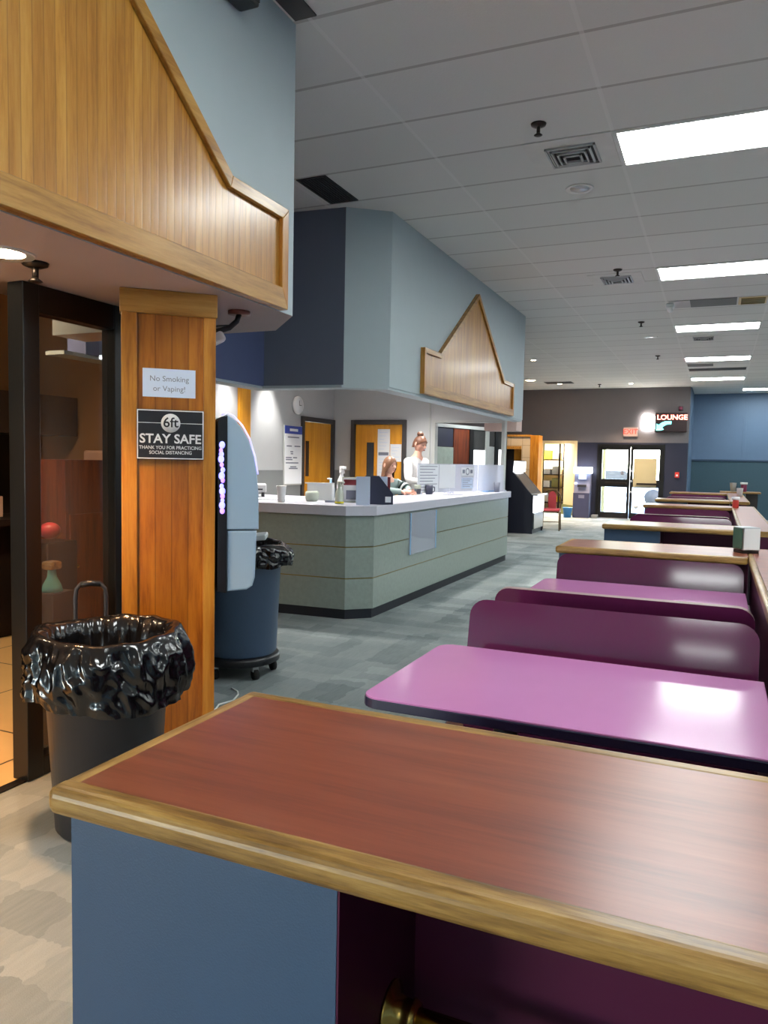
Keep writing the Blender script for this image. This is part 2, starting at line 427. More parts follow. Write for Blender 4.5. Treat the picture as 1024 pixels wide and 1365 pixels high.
# ------------------------------------------------------------------ setting
struct('floor', MB().box(-10, 9, -20, 24.45, -.1, 0), 'carpet')
struct('floor_tiles', MB().prism([(-8, -4), (-2.775, -4), (-2.775, 3.0), (-3.72, 5.0), (-8, 5)], 0, .004), 'floortile')
struct('trim_threshold', MB().box(-2.8, -2.75, -4, 2.37, .0, .008, .003), 'darkmetal')
struct('ceiling', MB().box(-10, 9, -20, 24.45, ZC, ZC + .1), 'ceil')
struct('wall_back', MB().box(-10, 9, -20.1, -20, 0, ZC), 'lightwall')
struct('wall_right', MB().box(9, 9.1, -20.1, 24.45, 0, ZC), 'bluewall')
# end wall with a doorway and an exit door opening
def wall_x(name, y0, y1, x0, x1, z0, z1, holes, mats, split=None):
    """wall in plane y with openings (x0,x1,z0,z1); lower band below split uses material 1"""
    mb = MB(); xs = sorted({x0, x1} | {h[0] for h in holes} | {h[1] for h in holes})
    zs = sorted({z0, z1} | {h[2] for h in holes} | {h[3] for h in holes} | ({split} if split else set()))
    for a, b in zip(xs, xs[1:]):
        for c, d in zip(zs, zs[1:]):
            mx, mz = (a + b) / 2, (c + d) / 2
            if any(h[0] < mx < h[1] and h[2] < mz < h[3] for h in holes): continue
            mb.mi = 1 if split and mz < split else 0
            mb.box(a, b, y0, y1, c, d)
    return struct(name, mb, mats)
wall_x('wall_end', 22.05, 22.2, -10, -.78, 0, ZC, [(-4.68, -3.78, 0, 2.08), (-3.15, -1.36, 0, 2.07)], ['endwall', 'navy'], 2.12)
struct('wall_return', MB().box(-.9, -.75, 22.2, 24.3, 0, ZC), 'bluewall')
mb = MB(); mb.box(-.9, 9, 24.3, 24.45, 1.7, ZC); mb.mi = 1; mb.box(-.9, 9, 24.3, 24.45, 0, 1.69); struct('wall_recess', mb, ['bluewall', 'tealwall'])
struct('trim_recess', MB().box(-.75, 9, 24.27, 24.3, 1.67, 1.72, .006), 'bluepanel')
struct('trim_seam', MB().box(.6, .68, 24.28, 24.3, 1.72, ZC, .004), 'bluewall')
# low soffits
struct('soffit_left', MB().prism([(-2.04, -4), (-2.04, 3.42), (-2.36, 3.77), (-3.8, 3.77), (-3.8, 3.5), (-2.84, 3.5), (-2.84, -4)], 2.19, ZC), ['lightwall'])
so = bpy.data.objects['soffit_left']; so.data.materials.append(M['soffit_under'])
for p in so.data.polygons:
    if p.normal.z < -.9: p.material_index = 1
bk = MB()
pl = [(-3.8, 3.77), (-3.8, 5.88), (-3.03, 5.95), (-2.70, 6.2), (-2.70, 11.18), (-2.94, 11.44)]
mats = [2, 1, 0, 0, 0]
for (a, b), mi in zip(zip(pl, pl[1:]), mats):
    A, B = Vector(a), Vector(b); d = (B - A).normalized(); nn = Vector((-d.y, d.x)) * .16
    bk.mi = mi
    bk.prism([tuple(A), tuple(B), tuple(B + nn), tuple(A + nn)], 2.112, ZC)
struct('soffit_counter', bk, ['lightwall', 'slate', 'bulknavy'])
struct('trim_soffit', MB().prism([(-3.97, 3.6), (-3.81, 3.6), (-3.81, 5.87), (-3.04, 5.94), (-2.71, 6.19), (-2.71, 11.17), (-2.86, 11.3), (-2.86, 6.27), (-3.08, 6.1), (-3.97, 6.03)], 2.09, 2.115), 'lightwall')
struct('ceiling_counter', MB().prism([(-8, 5.05), (-3.98, 5.05), (-3.98, 6.02), (-3.1, 6.12), (-2.87, 6.3), (-2.87, 11.01), (-2.87, 11.44), (-8, 11.44)], 2.95, 3.0), 'soffit_under')
# walls behind the counter
struct('wall_clock', MB().box(-6.12, -6, 5, 10.36, 0, 3), 'greywall')
bpy.data.objects['wall_clock'].data.update()
mb = MB(); mb.box(-6.12, -6, 10.36, 11.45, 2.13, 3); struct('wall_clock_header', mb, 'greywall')
struct('trim_clock_wall', MB().box(-6.0, -5.985, 5, 10.33, 0, 1.30), 'wainscot')
wall_x('wall_counter_rear', 11.45, 11.57, -6.12, -3.03, 0, ZC, [(-5.66, -4.66, 0, 2.13), (-4.22, -3.03, .9, 2.13)], ['greywall'])
struct('trim_rear_wall', MB().box(-4.64, -4.24, 11.435, 11.45, 0, 1.18), 'wainscot')
struct('trim_corner_wall', MB().box(-6, -5.68, 11.435, 11.45, 0, 1.30), 'wainscot')
struct('trim_corner_bead', MB().box(-4.275, -4.25, 11.43, 11.45, 0, 2.9), 'ventgrey')
# left side room behind the glazed front
struct('wall_room_far', MB().box(-5.75, -5.6, -4, 5, 0, 2.85), 'tanwall')
struct('wall_room_end', MB().box(-6.1, -3.78, 5.0, 5.12, 0, 2.9), 'tanwall')
struct('wall_room_side', MB().prism([(-2.82, 3.0), (-2.74, 3.0), (-3.74, 5.0), (-3.82, 5.0)], 0, 2.19), 'darkshelf')
struct('ceiling_room', MB().prism([(-5.75, -4), (-2.84, -4), (-2.84, 3.5), (-3.8, 3.5), (-3.8, 5.1), (-5.75, 5.1)], 2.8, 2.85), 'soffit_under')
struct('platform', MB().box(-5.9, -3.62, 7.9, 11.4, 0, .1), 'wainscot')
struct('wall_lobby_left', MB().box(-6.3, -6.2, 11.57, 22.05, 0, ZC), 'endwall')
# storage room behind the doorway in the end wall
struct('wall_store_back', MB().box(-5.6, -3.2, 24.2, 24.3, 0, 2.6), 'creamroom')
struct('wall_store_left', MB().box(-5.6, -5.5, 22.2, 24.2, 0, 2.6), 'creamroom')
struct('wall_store_right', MB().prism([(-4.24, 23.0), (-3.70, 22.21), (-3.3, 22.25), (-3.3, 24.2), (-4.1, 24.2)], 0, 2.6), 'creamroom')
struct('ceiling_store', MB().box(-5.6, -3.2, 22.2, 24.3, 2.6, 2.7), 'creamroom')
struct('baseboard_store', MB().prism([(-4.26, 23.0), (-3.72, 22.205), (-3.74, 22.2), (-4.29, 23.0)], 0, .3), 'olive')
mb = MB(); mb.box(-4.76, -4.68, 22.0, 22.2, 0, 2.16, .006); mb.box(-3.78, -3.71, 22.0, 22.2, 0, 2.16, .006); mb.box(-4.68, -3.78, 22.0, 22.2, 2.08, 2.16, .006)
struct('trim_doorway', mb, 'creamroom')
struct('ground_outside', MB().box(-14, 8, 24.5, 60, -.12, -.02), 'asphalt')
struct('ground_porch', MB().box(-3.3, -1.0, 22.2, 24.5, -.12, -.02), 'asphalt')

# ------------------------------------------------------------------ oak gables
def gable(name, label, xf, pts, y_ref, bot_w, tw):
    t = thing(name, label, 'gable panel', (xf, y_ref, pts[0][1]))
    inner = []
    # outline pts counter-clockwise in (y,z): bottom-left, bottom-right, ...
    obj('paneling', MB().prism(pts, xf - .002, xf + .022, 'X'), 'oakpanel', t)
    n = len(pts)
    # mitred trim boards, each its own part
    def inset(i, w):
        P0, P1, P2 = Vector(pts[i - 1]), Vector(pts[i]), Vector(pts[(i + 1) % n])
        d1, d2 = (P1 - P0).normalized(), (P2 - P1).normalized()
        n1, n2 = Vector((-d1.y, d1.x)), Vector((-d2.y, d2.x))
        w1, w2 = w[i - 1], w[i]
        # intersection of offset lines
        a = P0 + n1 * w1; b = P1 + n2 * w2
        den = d1.x * d2.y - d1.y * d2.x
        if abs(den) < 1e-6: return P1 + n1 * w1
        k = ((b.x - a.x) * d2.y - (b.y - a.y) * d2.x) / den
        return a + d1 * k
    W = [bot_w] + [tw] * (n - 1)
    ins = [inset(i, W) for i in range(n)]
    for i in range(n):
        j = (i + 1) % n
        poly = [tuple(pts[i]), tuple(pts[j]), tuple(ins[j]), tuple(ins[i])]
        vert = abs(pts[i][0] - pts[j][0]) < .01
        obj('trim_board', MB().prism(poly, xf + .022, xf + .046, 'X', .003, 1), 'oaktrimz' if vert else 'oaktrim', t)
    return t
gable('oak_gable', 'large golden oak gable panel on the near pale blue bulkhead above the column', -2.04,
      [(.15, 2.195), (3.30, 2.195), (3.30, 2.68), (2.83, 2.685), (1.72, 3.545), (.62, 2.685), (.15, 2.68)], 1.7, .1, .055)
gable('oak_gable', 'distant golden oak gable panel on the bulkhead over the service counter', -2.70,
      [(6.95, 2.125), (10.47, 2.125), (10.47, 2.57), (9.95, 2.575), (8.71, 3.44), (7.42, 2.575), (6.95, 2.57)], 8.7, .09, .05)

# ------------------------------------------------------------------ wood column with signs
CL, CR = Vector((-2.429, 2.613)), Vector((-2.126, 2.887))
cu_ = (CR - CL).normalized(); cn = Vector((cu_.y, -cu_.x)); CW = (CR - CL).length
colF = frame_at((CL.x, CL.y, 0), (cu_.x, cu_.y, 0))         # X along face, Y up, Z out towards the viewer
tcol = thing('wood_column', 'square oak paneled column standing behind the near trash can', 'column', (CL.x, CL.y, 0), rz=math.atan2(cu_.y, cu_.x))
mb = MB(); mb.box(.004, CW - .004, .0, CW, 0, 2.19); obj('paneling', mb, 'colpanel', tcol, local=True)
for x0, x1 in ((0, .066), (CW - .054, CW)):
    obj('corner_board', MB().box(x0, x1, -.012, .06, 0, 2.09, .003), 'oaktrimz', tcol, local=True)
obj('cap_board', MB().box(-.006, CW + .006, -.02, .06, 2.085, 2.189, .004), 'oaktrimx', tcol, local=True)
ns = thing('paper_notice', 'white paper notice reading No Smoking or Vaping taped on the oak column', 'notice', tuple(colF @ Vector((.205, 1.785, .006))))
obj('sheet', MBat(colF).box(.09, .319, 1.721, 1.847, .0, .002), 'paperblue', ns)
put_text('lettering', 'No Smoking', .034, 'greyink', ns, colF, (.205, 1.802, .0022), extrude=.0003)
put_text('lettering', 'or Vaping!', .034, 'greyink', ns, colF, (.205, 1.758, .0022), extrude=.0003)
ss = thing('distancing_sign', 'black sign reading 6ft STAY SAFE mounted on the oak column', 'sign', tuple(colF @ Vector((.21, 1.55, .01))))
obj('board', MBat(colF).box(.064, .356, 1.442, 1.665, .012, .020, .002), 'signblack', ss)
mb = MBat(colF)
for a in ((.066, .354, 1.658, 1.6625), (.066, .354, 1.4445, 1.449), (.066, .0705, 1.449, 1.658), (.3495, .354, 1.449, 1.658), (.0705, .17, 1.6035, 1.606), (.25, .3495, 1.6035, 1.606)):
    mb.box(a[0], a[1], a[2], a[3], .020, .0212)
mb.cyl((.21, 1.605, .0202), .042, .0012, 40)
obj('border', mb, 'signwhite', ss, label='white border line and disc')
put_text('lettering', '6ft', .062, 'signblack', ss, colF, (.21, 1.606, .0218), bold=.012, extrude=.0004)
put_text('lettering', 'STAY SAFE', .057, 'signwhite', ss, colF, (.21, 1.533, .0206), bold=.022, extrude=.0006)
put_text('lettering', 'THANK YOU FOR PRACTICING\nSOCIAL DISTANCING', .0192, 'signwhite', ss, colF, (.21, 1.4835, .0206), bold=.012, extrude=.0005, space=1.05, ysc=1.1)

# ------------------------------------------------------------------ glazed black front
gf = thing('glazed_screen', 'tall black framed glass screen beside the oak column', 'glass screen', (-2.76, 2.66, 0))
obj('post', MB().box(-2.83, -2.735, 2.365, 2.45, .004, 2.189, .004), 'blackframe', gf)
obj('post', MB().box(-2.82, -2.735, 2.90, 2.98, .004, 2.189, .004), 'blackframe', gf)
obj('head_rail', MB().box(-2.82, -2.738, 2.45, 2.90, 2.07, 2.189, .004), 'blackframe', gf)
obj('bottom_rail', MB().box(-2.82, -2.738, 2.45, 2.90, .004, .09, .004), 'blackframe', gf)
obj('pane', MB().box(-2.785, -2.777, 2.44, 2.91, .085, 2.08), 'pane', gf)
# things in the side room
sh = thing('display_cabinet', 'dark wall cabinet in the side room behind the glass screen', 'cabinet', (-5.35, 2.5, 0))
mb = MB(); mb.box(-5.58, -5.14, -3, 4.98, .004, .06); mb.box(-5.58, -5.1, -3, 4.98, .06, .9); mb.box(-5.58, -5.0, -3, 4.98, .9, .95)
obj('base_cabinet', mb, 'darkshelf', sh)
mb = MB(); mb.box(-5.58, -5.12, -3, 4.98, 1.62, 1.95)
obj('top_cabinet', mb, 'darkshelf', sh)
obj('back_panel', MB().box(-5.59, -5.56, -3, 4.98, .95, 1.62), 'darkshelf', sh)
for y in (-1, .6, 2.2, 3.8): obj('divider', MB().box(-5.56, -5.2, y, y + .03, .95, 1.62), 'darkshelf', sh)
def simple(name, label, cat, mb, mat, group=None): return tag(obj(name, mb, mat), label, cat, group)
simple('book_binder', 'small tan box on the dark cabinet left of the black post', 'box', MB().box(-5.3, -5.18, 4.12, 4.27, .955, 1.12, .005), 'pinkish')
t = thing('wooden_cupboard', 'red brown wooden cupboard seen through the glass screen', 'cupboard', (-4.6, 4.5, 0))
obj('body', MB().box(-4.98, -4.55, 4.3, 4.75, .004, 1.42, .004), 'brownwood', t)
obj('door', MB().box(-4.548, -4.53, 4.33, 4.72, .06, 1.0, .003), 'brownwood', t); obj('knob', MB().sphere((-4.515, 4.38, .6), .018), 'brass', t)
simple('wall_panel', 'pale pink panel leaning beside the wooden cupboard behind the glass', 'panel', MB().box(-4.9, -4.5, 4.82, 4.97, .004, 1.5, .02), 'pinkish')
t = thing('coral_ball', 'coral red ball on a low stand behind the glass screen', 'ball', (-4.2, 3.85, .0))
obj('stand', MB().box(-4.35, -4.1, 3.72, 3.98, .004, .86, .01), 'darkshelf', t); obj('ball', MB().sphere((-4.22, 3.85, .93), .072, (1, 1, .8)), 'coral', t)
t = thing('hand_brush', 'teal bristled hand brush with wooden handle standing behind the near trash can', 'brush', (-2.90, 2.66, .0))
obj('ledge_block', MB().box(-2.98, -2.835, 2.60, 2.74, .004, .80, .004), 'darkshelf', t)
mb = MB(); mb.lathe([(.05, .80), (.042, .83), (.022, .87), (.018, .91)], (-2.905, 2.66, 0), 20); obj('bristles', mb, 'teal', t)
obj('handle', MB().box(-2.94, -2.87, 2.625, 2.695, .905, .945, .012), 'oakedge', t)

# ------------------------------------------------------------------ trash cans
def liner(name, mat, parent, r_rim, z_rim, r_in, depth, skirt, flare, seed, tilt=0, seg=220):
    prof = []
    for k in range(7): prof.append((r_in + (r_rim - .03 - r_in) * (k / 6) ** .6, z_rim - depth * (1 - k / 6)))     # inside going up
    for a in (30, 70, 110, 150): prof.append((r_rim + .004 + .018 * -math.cos(math.radians(a)), z_rim + .016 * math.sin(math.radians(a))))
    for k in range(1, 27):
        u = k / 26
        prof.append((r_rim + .022 + flare * math.sin(u * 2.5), z_rim - skirt * u))
    bm = bmesh.new(); rings = []
    for j, (r, z) in enumerate(prof):
        ring = []
        for i in range(seg):
            a = 2 * PI * i / seg; ca, sa = math.cos(a), math.sin(a)
            w = min(1, max(.12, abs(j - 9) / 6))
            nz = noise.noise(Vector((ca * 3.2 + seed, sa * 3.2, z * 7)))
            rid = 1 - abs(noise.noise(Vector((ca * 5 + seed * 2, sa * 5, z * 5 + ca * 1.5)))) * 2.2
            q3 = Vector((ca * 7 + sa * 2, sa * 7 + seed, z * 16 + ca * 3)); q4 = Vector((ca * 15 - z * 9, sa * 15 + seed, z * 26))
            fine = (1 - 2.4 * abs(noise.noise(q3))) * 1.25 + (1 - 2.2 * abs(noise.noise(q4))) * .45
            out = j >= 9
            rr = r + w * (.022 * nz + .016 * rid + .008 * fine) + (.012 * noise.noise(Vector((ca * 4, sa * 4, seed))) if out else -.02 * abs(nz) * w)
            zz = z + .018 * noise.noise(Vector((ca * 2.5, sa * 2.5, seed + 4))) + (.035 * noise.noise(Vector((ca * 2, sa * 2, seed + 9))) * (j - 10) / 26 if out else 0)
            if out: zz += tilt * ca * (j - 10) / 26
            ring.append(bm.verts.new((rr * ca, rr * sa, zz)))
        rings.append(ring)
    for A, B in zip(rings, rings[1:]):
        for i in range(seg):
            f = bm.faces.new([A[i], A[(i + 1) % seg], B[(i + 1) % seg], B[i]]); f.smooth = True
    c = bm.verts.new((0, 0, prof[0][1] - .03))
    for i in range(seg):
        f = bm.faces.new([rings[0][(i + 1) % seg], rings[0][i], c]); f.smooth = True
    bmesh.ops.recalc_face_normals(bm, faces=bm.faces)
    me = bpy.data.meshes.new(name); bm.to_mesh(me); bm.free()
    o = obj(name, me, mat, parent)
    return o
c1 = thing('trash_can', 'dark round trash can with black bag standing in front of the oak column', 'trash can', (-2.163, 2.248, 0), rz=.6)
mb = MB(); mb.lathe([(.185, .0), (.195, .012), (.235, .70), (.25, .71), (.252, .755), (.249, .757), (.246, .752), (.231, .69), (.19, .03)], (0, 0, 0), 48, cap=False)
mb.lathe([(.192, .02), (.192, .03)], (0, 0, 0), 48)
obj('body', mb, 'candark', c1, local=True)
liner('bag', 'bag', c1, .252, .765, .14, .30, .235, .022, 1.7)
dp = thing('dustpan', 'dark dustpan with looped metal handle standing behind the near trash can', 'dustpan', (-2.47, 2.47, 0), rz=.75)
mb = MB(); mb.box(-.13, .13, -.04, .04, 0, .10, .01); obj('pan', mb, 'blackplastic', dp, local=True)
hw = .062
loop = [(-hw, 0, .10), (-hw, 0, .5), (-hw, 0, .84), (-hw + .004, 0, .875), (-hw + .02, 0, .895), (0, 0, .90), (hw - .02, 0, .895), (hw - .004, 0, .875), (hw, 0, .84), (hw, 0, .5), (hw, 0, .10)]
obj('handle', MB().tube(loop, .0095, 10), 'candark', dp, local=True)
obj('grip', MB().tube([(-hw + .022, 0, .8955), (0, 0, .901), (hw - .022, 0, .8955)], .013, 10), 'blackplastic', dp, local=True)

c2 = thing('trash_can', 'blue grey trash can with black bag standing on a wheeled dolly behind the wall jukebox', 'trash can', (-2.93, 4.27, .15), rz=.3)
mb = MB(); mb.lathe([(.235, 0), (.245, .012), (.272, .66), (.292, .67), (.294, .71), (.291, .713), (.288, .708), (.268, .65), (.24, .05)], (0, 0, 0), 48, cap=False)
mb.lathe([(.23, .03), (.23, .04)], (0, 0, 0), 48)
obj('body', mb, 'canblue', c2, local=True)
liner('bag', 'bag', c2, .292, .725, .2, .28, .17, .02, 5.2, tilt=.05)
dl = thing('trash_can_dolly', 'black wheeled dolly under the blue grey trash can', 'dolly', (-2.93, 4.27, 0), rz=-.52)
obj('platform', MB().lathe([(.25, .09), (.268, .10), (.268, .135), (.255, .149)], (0, 0, 0), 40), 'blackplastic', dl, local=True)
for k in range(5):
    a = 2 * PI * k / 5; cx_, cy_ = .225 * math.cos(a), .225 * math.sin(a)
    w = obj('caster', MB().cyl((cx_, cy_ - .014, .037), .036, .028, 20, 'Y'), 'tyre', dl, local=True)
    obj('fork', MB().box(cx_ - .012, cx_ + .012, cy_ - .022, cy_ + .022, .055, .092, .004), 'steel', w, local=True)
simple('takeout_box', 'flat pale takeout box lying on the blue grey can\'s bag', 'box', MBat(Matrix.Translation((-2.93, 4.30, .90)) @ Matrix.Rotation(.5, 4, 'Z') @ Matrix.Rotation(-.1, 4, 'Y')).box(-.14, .16, -.12, .12, 0, .035, .008), 'foodwhite')
simple('power_cord', 'white power cord lying on the carpet by the oak column', 'cord',
       MB().tube([(-2.50, 3.3, .006), (-2.57, 3.45, .006), (-2.60, 3.55, .007), (-2.63, 3.62, .006), (-2.60, 3.72, .006), (-2.64, 3.83, .006), (-2.68, 3.88, .006), (-2.75, 3.92, .006)], .006, 8), 'cord')

# ------------------------------------------------------------------ wall jukebox on the column
JF = Matrix(((cu_.x, cn.x, 0, CR.x), (cu_.y, cn.y, 0, CR.y), (0, 0, 1, 0), (0, 0, 0, 1)))    # x = out from the column, y = towards viewer
jk = thing('wall_jukebox', 'blue grey wall jukebox with violet lights hanging on the side of the oak column', 'jukebox', (CR.x, CR.y, .82), rz=0)
def arc_side(x_off=0):
    return [(.052 + x_off, 1.12), (.205, 1.12), (.203, 1.28), (.195, 1.38), (.18, 1.46), (.155, 1.54), (.12, 1.60), (.08, 1.64), (.052 + x_off, 1.655)]
def jprism(mb, pts, y0, y1, bev=0):
    mb.T = JF; mb.prism(pts, y0, y1, 'Y', bev, 2); return mb
obj('upper_housing', jprism(MB(), arc_side(), -.40, -.005, .006), 'jukegrey', jk)
obj('lower_housing', jprism(MB(), [(.058, .828), (.15, .833), (.178, .85), (.19, .89), (.197, 1.115), (.058, 1.115)], -.395, -.01, .008), 'jukegrey', jk)
obj('back_box', jprism(MB(), [(.012, .83), (.056, .822), (.056, 1.65), (.03, 1.645), (.012, 1.625)], -.40, 0.002, .004), 'blackplastic', jk)
rim = [(.03, 1.652), (.055, 1.664), (.085, 1.650), (.125, 1.607), (.16, 1.545), (.185, 1.463), (.199, 1.38)]
mb = MB(); mb.T = JF
mb.tube([(a, -.012, b) for a, b in rim], .0045, 8); obj('edge_light', mb, 'ledrim', jk)
for k in range(14):
    z = 1.21 + k * .0235 + random.uniform(-.004, .004)
    mb = MB(); mb.T = JF; mb.sphere((.036 - .0006 * k + random.uniform(-.004, .004), .004, z), .0115 + .003 * math.sin(k * 2), (1, .35, 1.25), 10, 8)
    obj('light', mb, 'led' if k % 3 else 'ledpink', jk)

# ceiling monitor arm under the soffit by the column
cm = thing('camera_mount', 'black bent camera arm with brown plate hanging from the soffit by the column', 'camera mount', (-2.236, 3.229, 2.19))
obj('plate', MB().cyl((-2.236, 3.229, 2.173), .055, .017, 32), 'copper', cm)
arm = [(-2.236, 3.229, 2.175), (-2.245, 3.222, 2.14), (-2.275, 3.20, 2.105), (-2.32, 3.165, 2.085), (-2.36, 3.13, 2.06), (-2.385, 3.11, 2.03)]
obj('arm', MB().tube(arm, .014, 10), 'blackplastic', cm)
mb = MBat(Matrix.Translation((-2.37, 3.15, 2.03)) @ Matrix.Rotation(.7, 4, 'Z') @ Matrix.Rotation(-.5, 4, 'Y')); mb.box(-.07, .09, -.035, .035, -.03, .03, .012); obj('camera_body', mb, 'white', cm)
obj('cable', MB().tube([(-2.245, 3.215, 2.12), (-2.31, 3.16, 2.11), (-2.37, 3.12, 2.10), (-2.40, 3.10, 2.06)], .004, 8), 'blackplastic', cm)
sp = thing('wall_speaker', 'small black speaker mounted high on the near pale blue bulkhead', 'speaker', (-2.0, 2.86, 3.47))
obj('cabinet', MB().box(-2.036, -1.93, 2.79, 2.93, 3.425, 3.62, .012), 'blackplastic', sp)
obj('grille', MB().box(-1.93, -1.924, 2.80, 2.92, 3.44, 3.61, .002), 'ventdark', sp)

# ------------------------------------------------------------------ ceiling fixtures
def panel_light(x, y, label, grp='ceiling light panels'):
    t = thing('ceiling_light', label, 'ceiling light', (x + .61, y + .305, ZC), grp)
    mb = MB()
    for a in ((.0, 1.22, 0, .025), (0, 1.22, .585, .61), (0, .025, .025, .585), (1.195, 1.22, .025, .585)): mb.box(x + a[0], x + a[1], y + a[2], y + a[3], ZC - .012, ZC - .001)
    obj('frame', mb, 'fixture', t)
    obj('diffuser', MB().box(x + .025, x + 1.195, y + .025, y + .585, ZC - .007, ZC - .001), 'tubelight', t)
    return t
names = {5.23: 'nearest long ceiling light panel, cut off by the right edge of the view', 8.90: 'second ceiling light panel from the front, reaching the right edge',
         12.56: 'third ceiling light panel from the front, just beyond the grey ceiling grille', 16.22: 'fourth ceiling light panel from the front above the booths', 19.9: 'farthest ceiling light panel over the booths, near the neon sign'}
for y, lb in names.items(): panel_light(-.73, y, lb)
for y in (1.57, -5.75, -9.41, -13.07): panel_light(-.73, y, 'ceiling light panel overhead, behind the camera', 'ceiling light panels out of view')
panel_light(.49, 22.75, 'ceiling light panel over the recess by the blue wall')
for x in (2.93, 6.59):
    for y in (1.57, 5.23, 8.90, 12.56, 16.22, 19.9): panel_light(x, y, 'ceiling light panel over the lanes, outside the right edge', 'ceiling light panels out of view')

def sprinkler(x, y, z, label):
    t = thing('sprinkler_head', label, 'sprinkler', (x, y, z), 'fire sprinklers')
    obj('escutcheon', MB().lathe([(.05, -.004), (.05, 0), (.03, .0)][::-1] and [(.022, -.022), (.046, -.012), (.05, -.001)], (x, y, z), 24), 'darkmetal', t)
    obj('stem', MB().cyl((x, y, z - .06), .012, .05, 12), 'darkmetal', t)
    mb = MB(); mb.lathe([(.02, -.076), (.028, -.072), (.01, -.058)], (x, y, z), 16); obj('deflector', mb, 'darkmetal', t)
sprinkler(-1.153, 4.957, ZC, 'sprinkler head on the ceiling nearest the camera, left of the large light')
sprinkler(-1.121, 8.85, ZC, 'sprinkler head just in front of the second ceiling diffuser')
sprinkler(-1.163, 12.113, ZC, 'sprinkler head on the ceiling left of the third light panel')
sprinkler(-1.186, 15.828, ZC, 'sprinkler head left of the fourth light panel')
sprinkler(-2.444, 2.172, 2.19, 'sprinkler head under the low soffit above the glass screen')
sprinkler(-3.0, 20.9, ZC, 'tiny sprinkler head on the far ceiling above the exit doors')
def diffuser(x, y, label, s=.17):
    t = thing('air_diffuser', label, 'air vent', (x, y, ZC), 'ceiling air diffusers')
    obj('plate', MB().box(x - .30, x + .29, y - .29, y + .29, ZC - .006, ZC - .0005), 'ceilplate', t)
    for k in range(4):
        w = s - k * .036; zz = ZC - .008 - .006 * k
        mb = MB()
        for (a, b, c, d) in ((-w, w, -w, -w + .012), (-w, w, w - .012, w), (-w, -w + .012, -w, w), (w - .012, w, -w, w)):
            mb.box(x + a, x + b, y + c, y + d, zz - .012, zz + .004)
        obj('louvre', mb, 'ventgrey', t)
    obj('throat', MB().box(x - s + .02, x + s - .02, y - s + .02, y + s - .02, ZC - .0075, ZC - .006), 'ventdark', t)
diffuser(-1.03, 5.52, 'square louvred air diffuser beside the nearest light panel')
diffuser(-1.18, 9.30, 'square louvred air diffuser beside the second light panel')
diffuser(-.33, 13.9, 'louvred air diffuser just beyond the third light panel', .16)
def downlight(x, y, z, label, lit, r=.075, watts=0, warm=True, spot=100):
    t = thing('downlight', label, 'downlight', (x, y, z), 'recessed downlights')
    mb = MB(); mb.lathe([(r, -.004), (r + .03, -.008), (r + .034, -.001), (r, -.001)], (x, y, z), 32, cap=False); obj('trim_ring', mb, 'fixture', t)
    obj('lamp', MB().lathe([(r * .98, -.003), (r * .98, -.001)], (x, y, z), 28), ('warmlamp' if warm else 'coollamp') if lit else 'steel', t)
    if watts:
        L = bpy.data.lights.new('lamp_glow', 'SPOT'); L.energy = watts; L.color = (1, .72, .44) if z == 2.8 else ((1, .52, .22) if y < 10 else (1, .74, .5)) if warm else (1, .96, .9)
        L.spot_size = math.radians(spot); L.spot_blend = .8; L.shadow_soft_size = .06
        o = bpy.data.objects.new('lamp_glow', L); COL.objects.link(o); o.parent = t; o.location = (0, 0, -.03)
    return t
downlight(-1.10, 6.20, ZC, 'unlit round downlight between the near sprinkler and the second light', False)
downlight(-1.134, 13.54, ZC, 'small round downlight left of the third light panel', False)
downlight(-2.441, 2.028, 2.19, 'lit warm downlight under the low soffit at the left edge', True, watts=85)
downlight(-2.441, .4, 2.19, 'lit warm downlight under the low soffit, outside the left edge', True, watts=85)
downlight(-4.55, 19.57, ZC, 'bright round downlight on the ceiling beside the far end of the counter bulkhead', True, .12, 130, True, 120)
downlight(-3.63, 15.83, ZC, 'small warm downlight on the ceiling right of the counter bulkhead', True, .05, 90)
downlight(-4.0, 20.6, ZC, 'warm downlight washing the end wall above the doorway', True, .06, 300)
downlight(-2.2, 20.9, ZC, 'warm downlight washing the end wall above the exit doors', True, .05, 320)
for y, w in ((8.35, 90), (9.35, 120)): downlight(-5.72, y, 2.95, 'white downlight washing the grey wall %s the clock' % ('left of' if y > 9 else 'far left of'), True, .06, w, False, 70)
downlight(-4.2, 8.6, 2.95, 'white downlight above the left part of the service counter', True, .07, 160, False, 120)
downlight(-4.2, 10.4, 2.95, 'white downlight above the desk by the second yellow door', True, .07, 120, False, 120)
downlight(-3.3, 9.6, 2.95, 'white downlight above the clear counter guard', True, .07, 120, False, 120)
downlight(-4.4, 7.0, 2.95, 'white downlight above the counter corner', True, .07, 160, False, 130)
for x, y in ((-4.2, 1.2), (-4.2, 3.4)): downlight(x, y, 2.8, 'warm downlight on the side room ceiling %s the cupboard' % ('near' if y > 2 else 'away from'), True, .08, 65, True, 140)
downlight(-4.7, 23.2, 2.6, 'warm downlight inside the storage room', True, .1, 480, False, 150)
vt = thing('return_grille', 'dark slotted grille in the ceiling above the dark bulkhead', 'air vent', (-2.97, 5.53, ZC))
obj('frame', MB().box(-3.11, -2.85, 5.24, 5.82, ZC - .008, ZC - .001), 'ventdark', vt)
for k in range(10): obj('slat', MB().box(-3.09 + k * .024, -3.08 + k * .024, 5.26, 5.80, ZC - .014, ZC - .008), 'ventdark', vt)
vt = thing('return_grille', 'dark grille in the near ceiling at the edge of the pale blue bulkhead', 'air vent', (-1.98, 3.3, ZC))
obj('frame', MB().box(-2.02, -1.90, 2.9, 3.38, ZC - .008, ZC - .001), 'ventdark', vt)
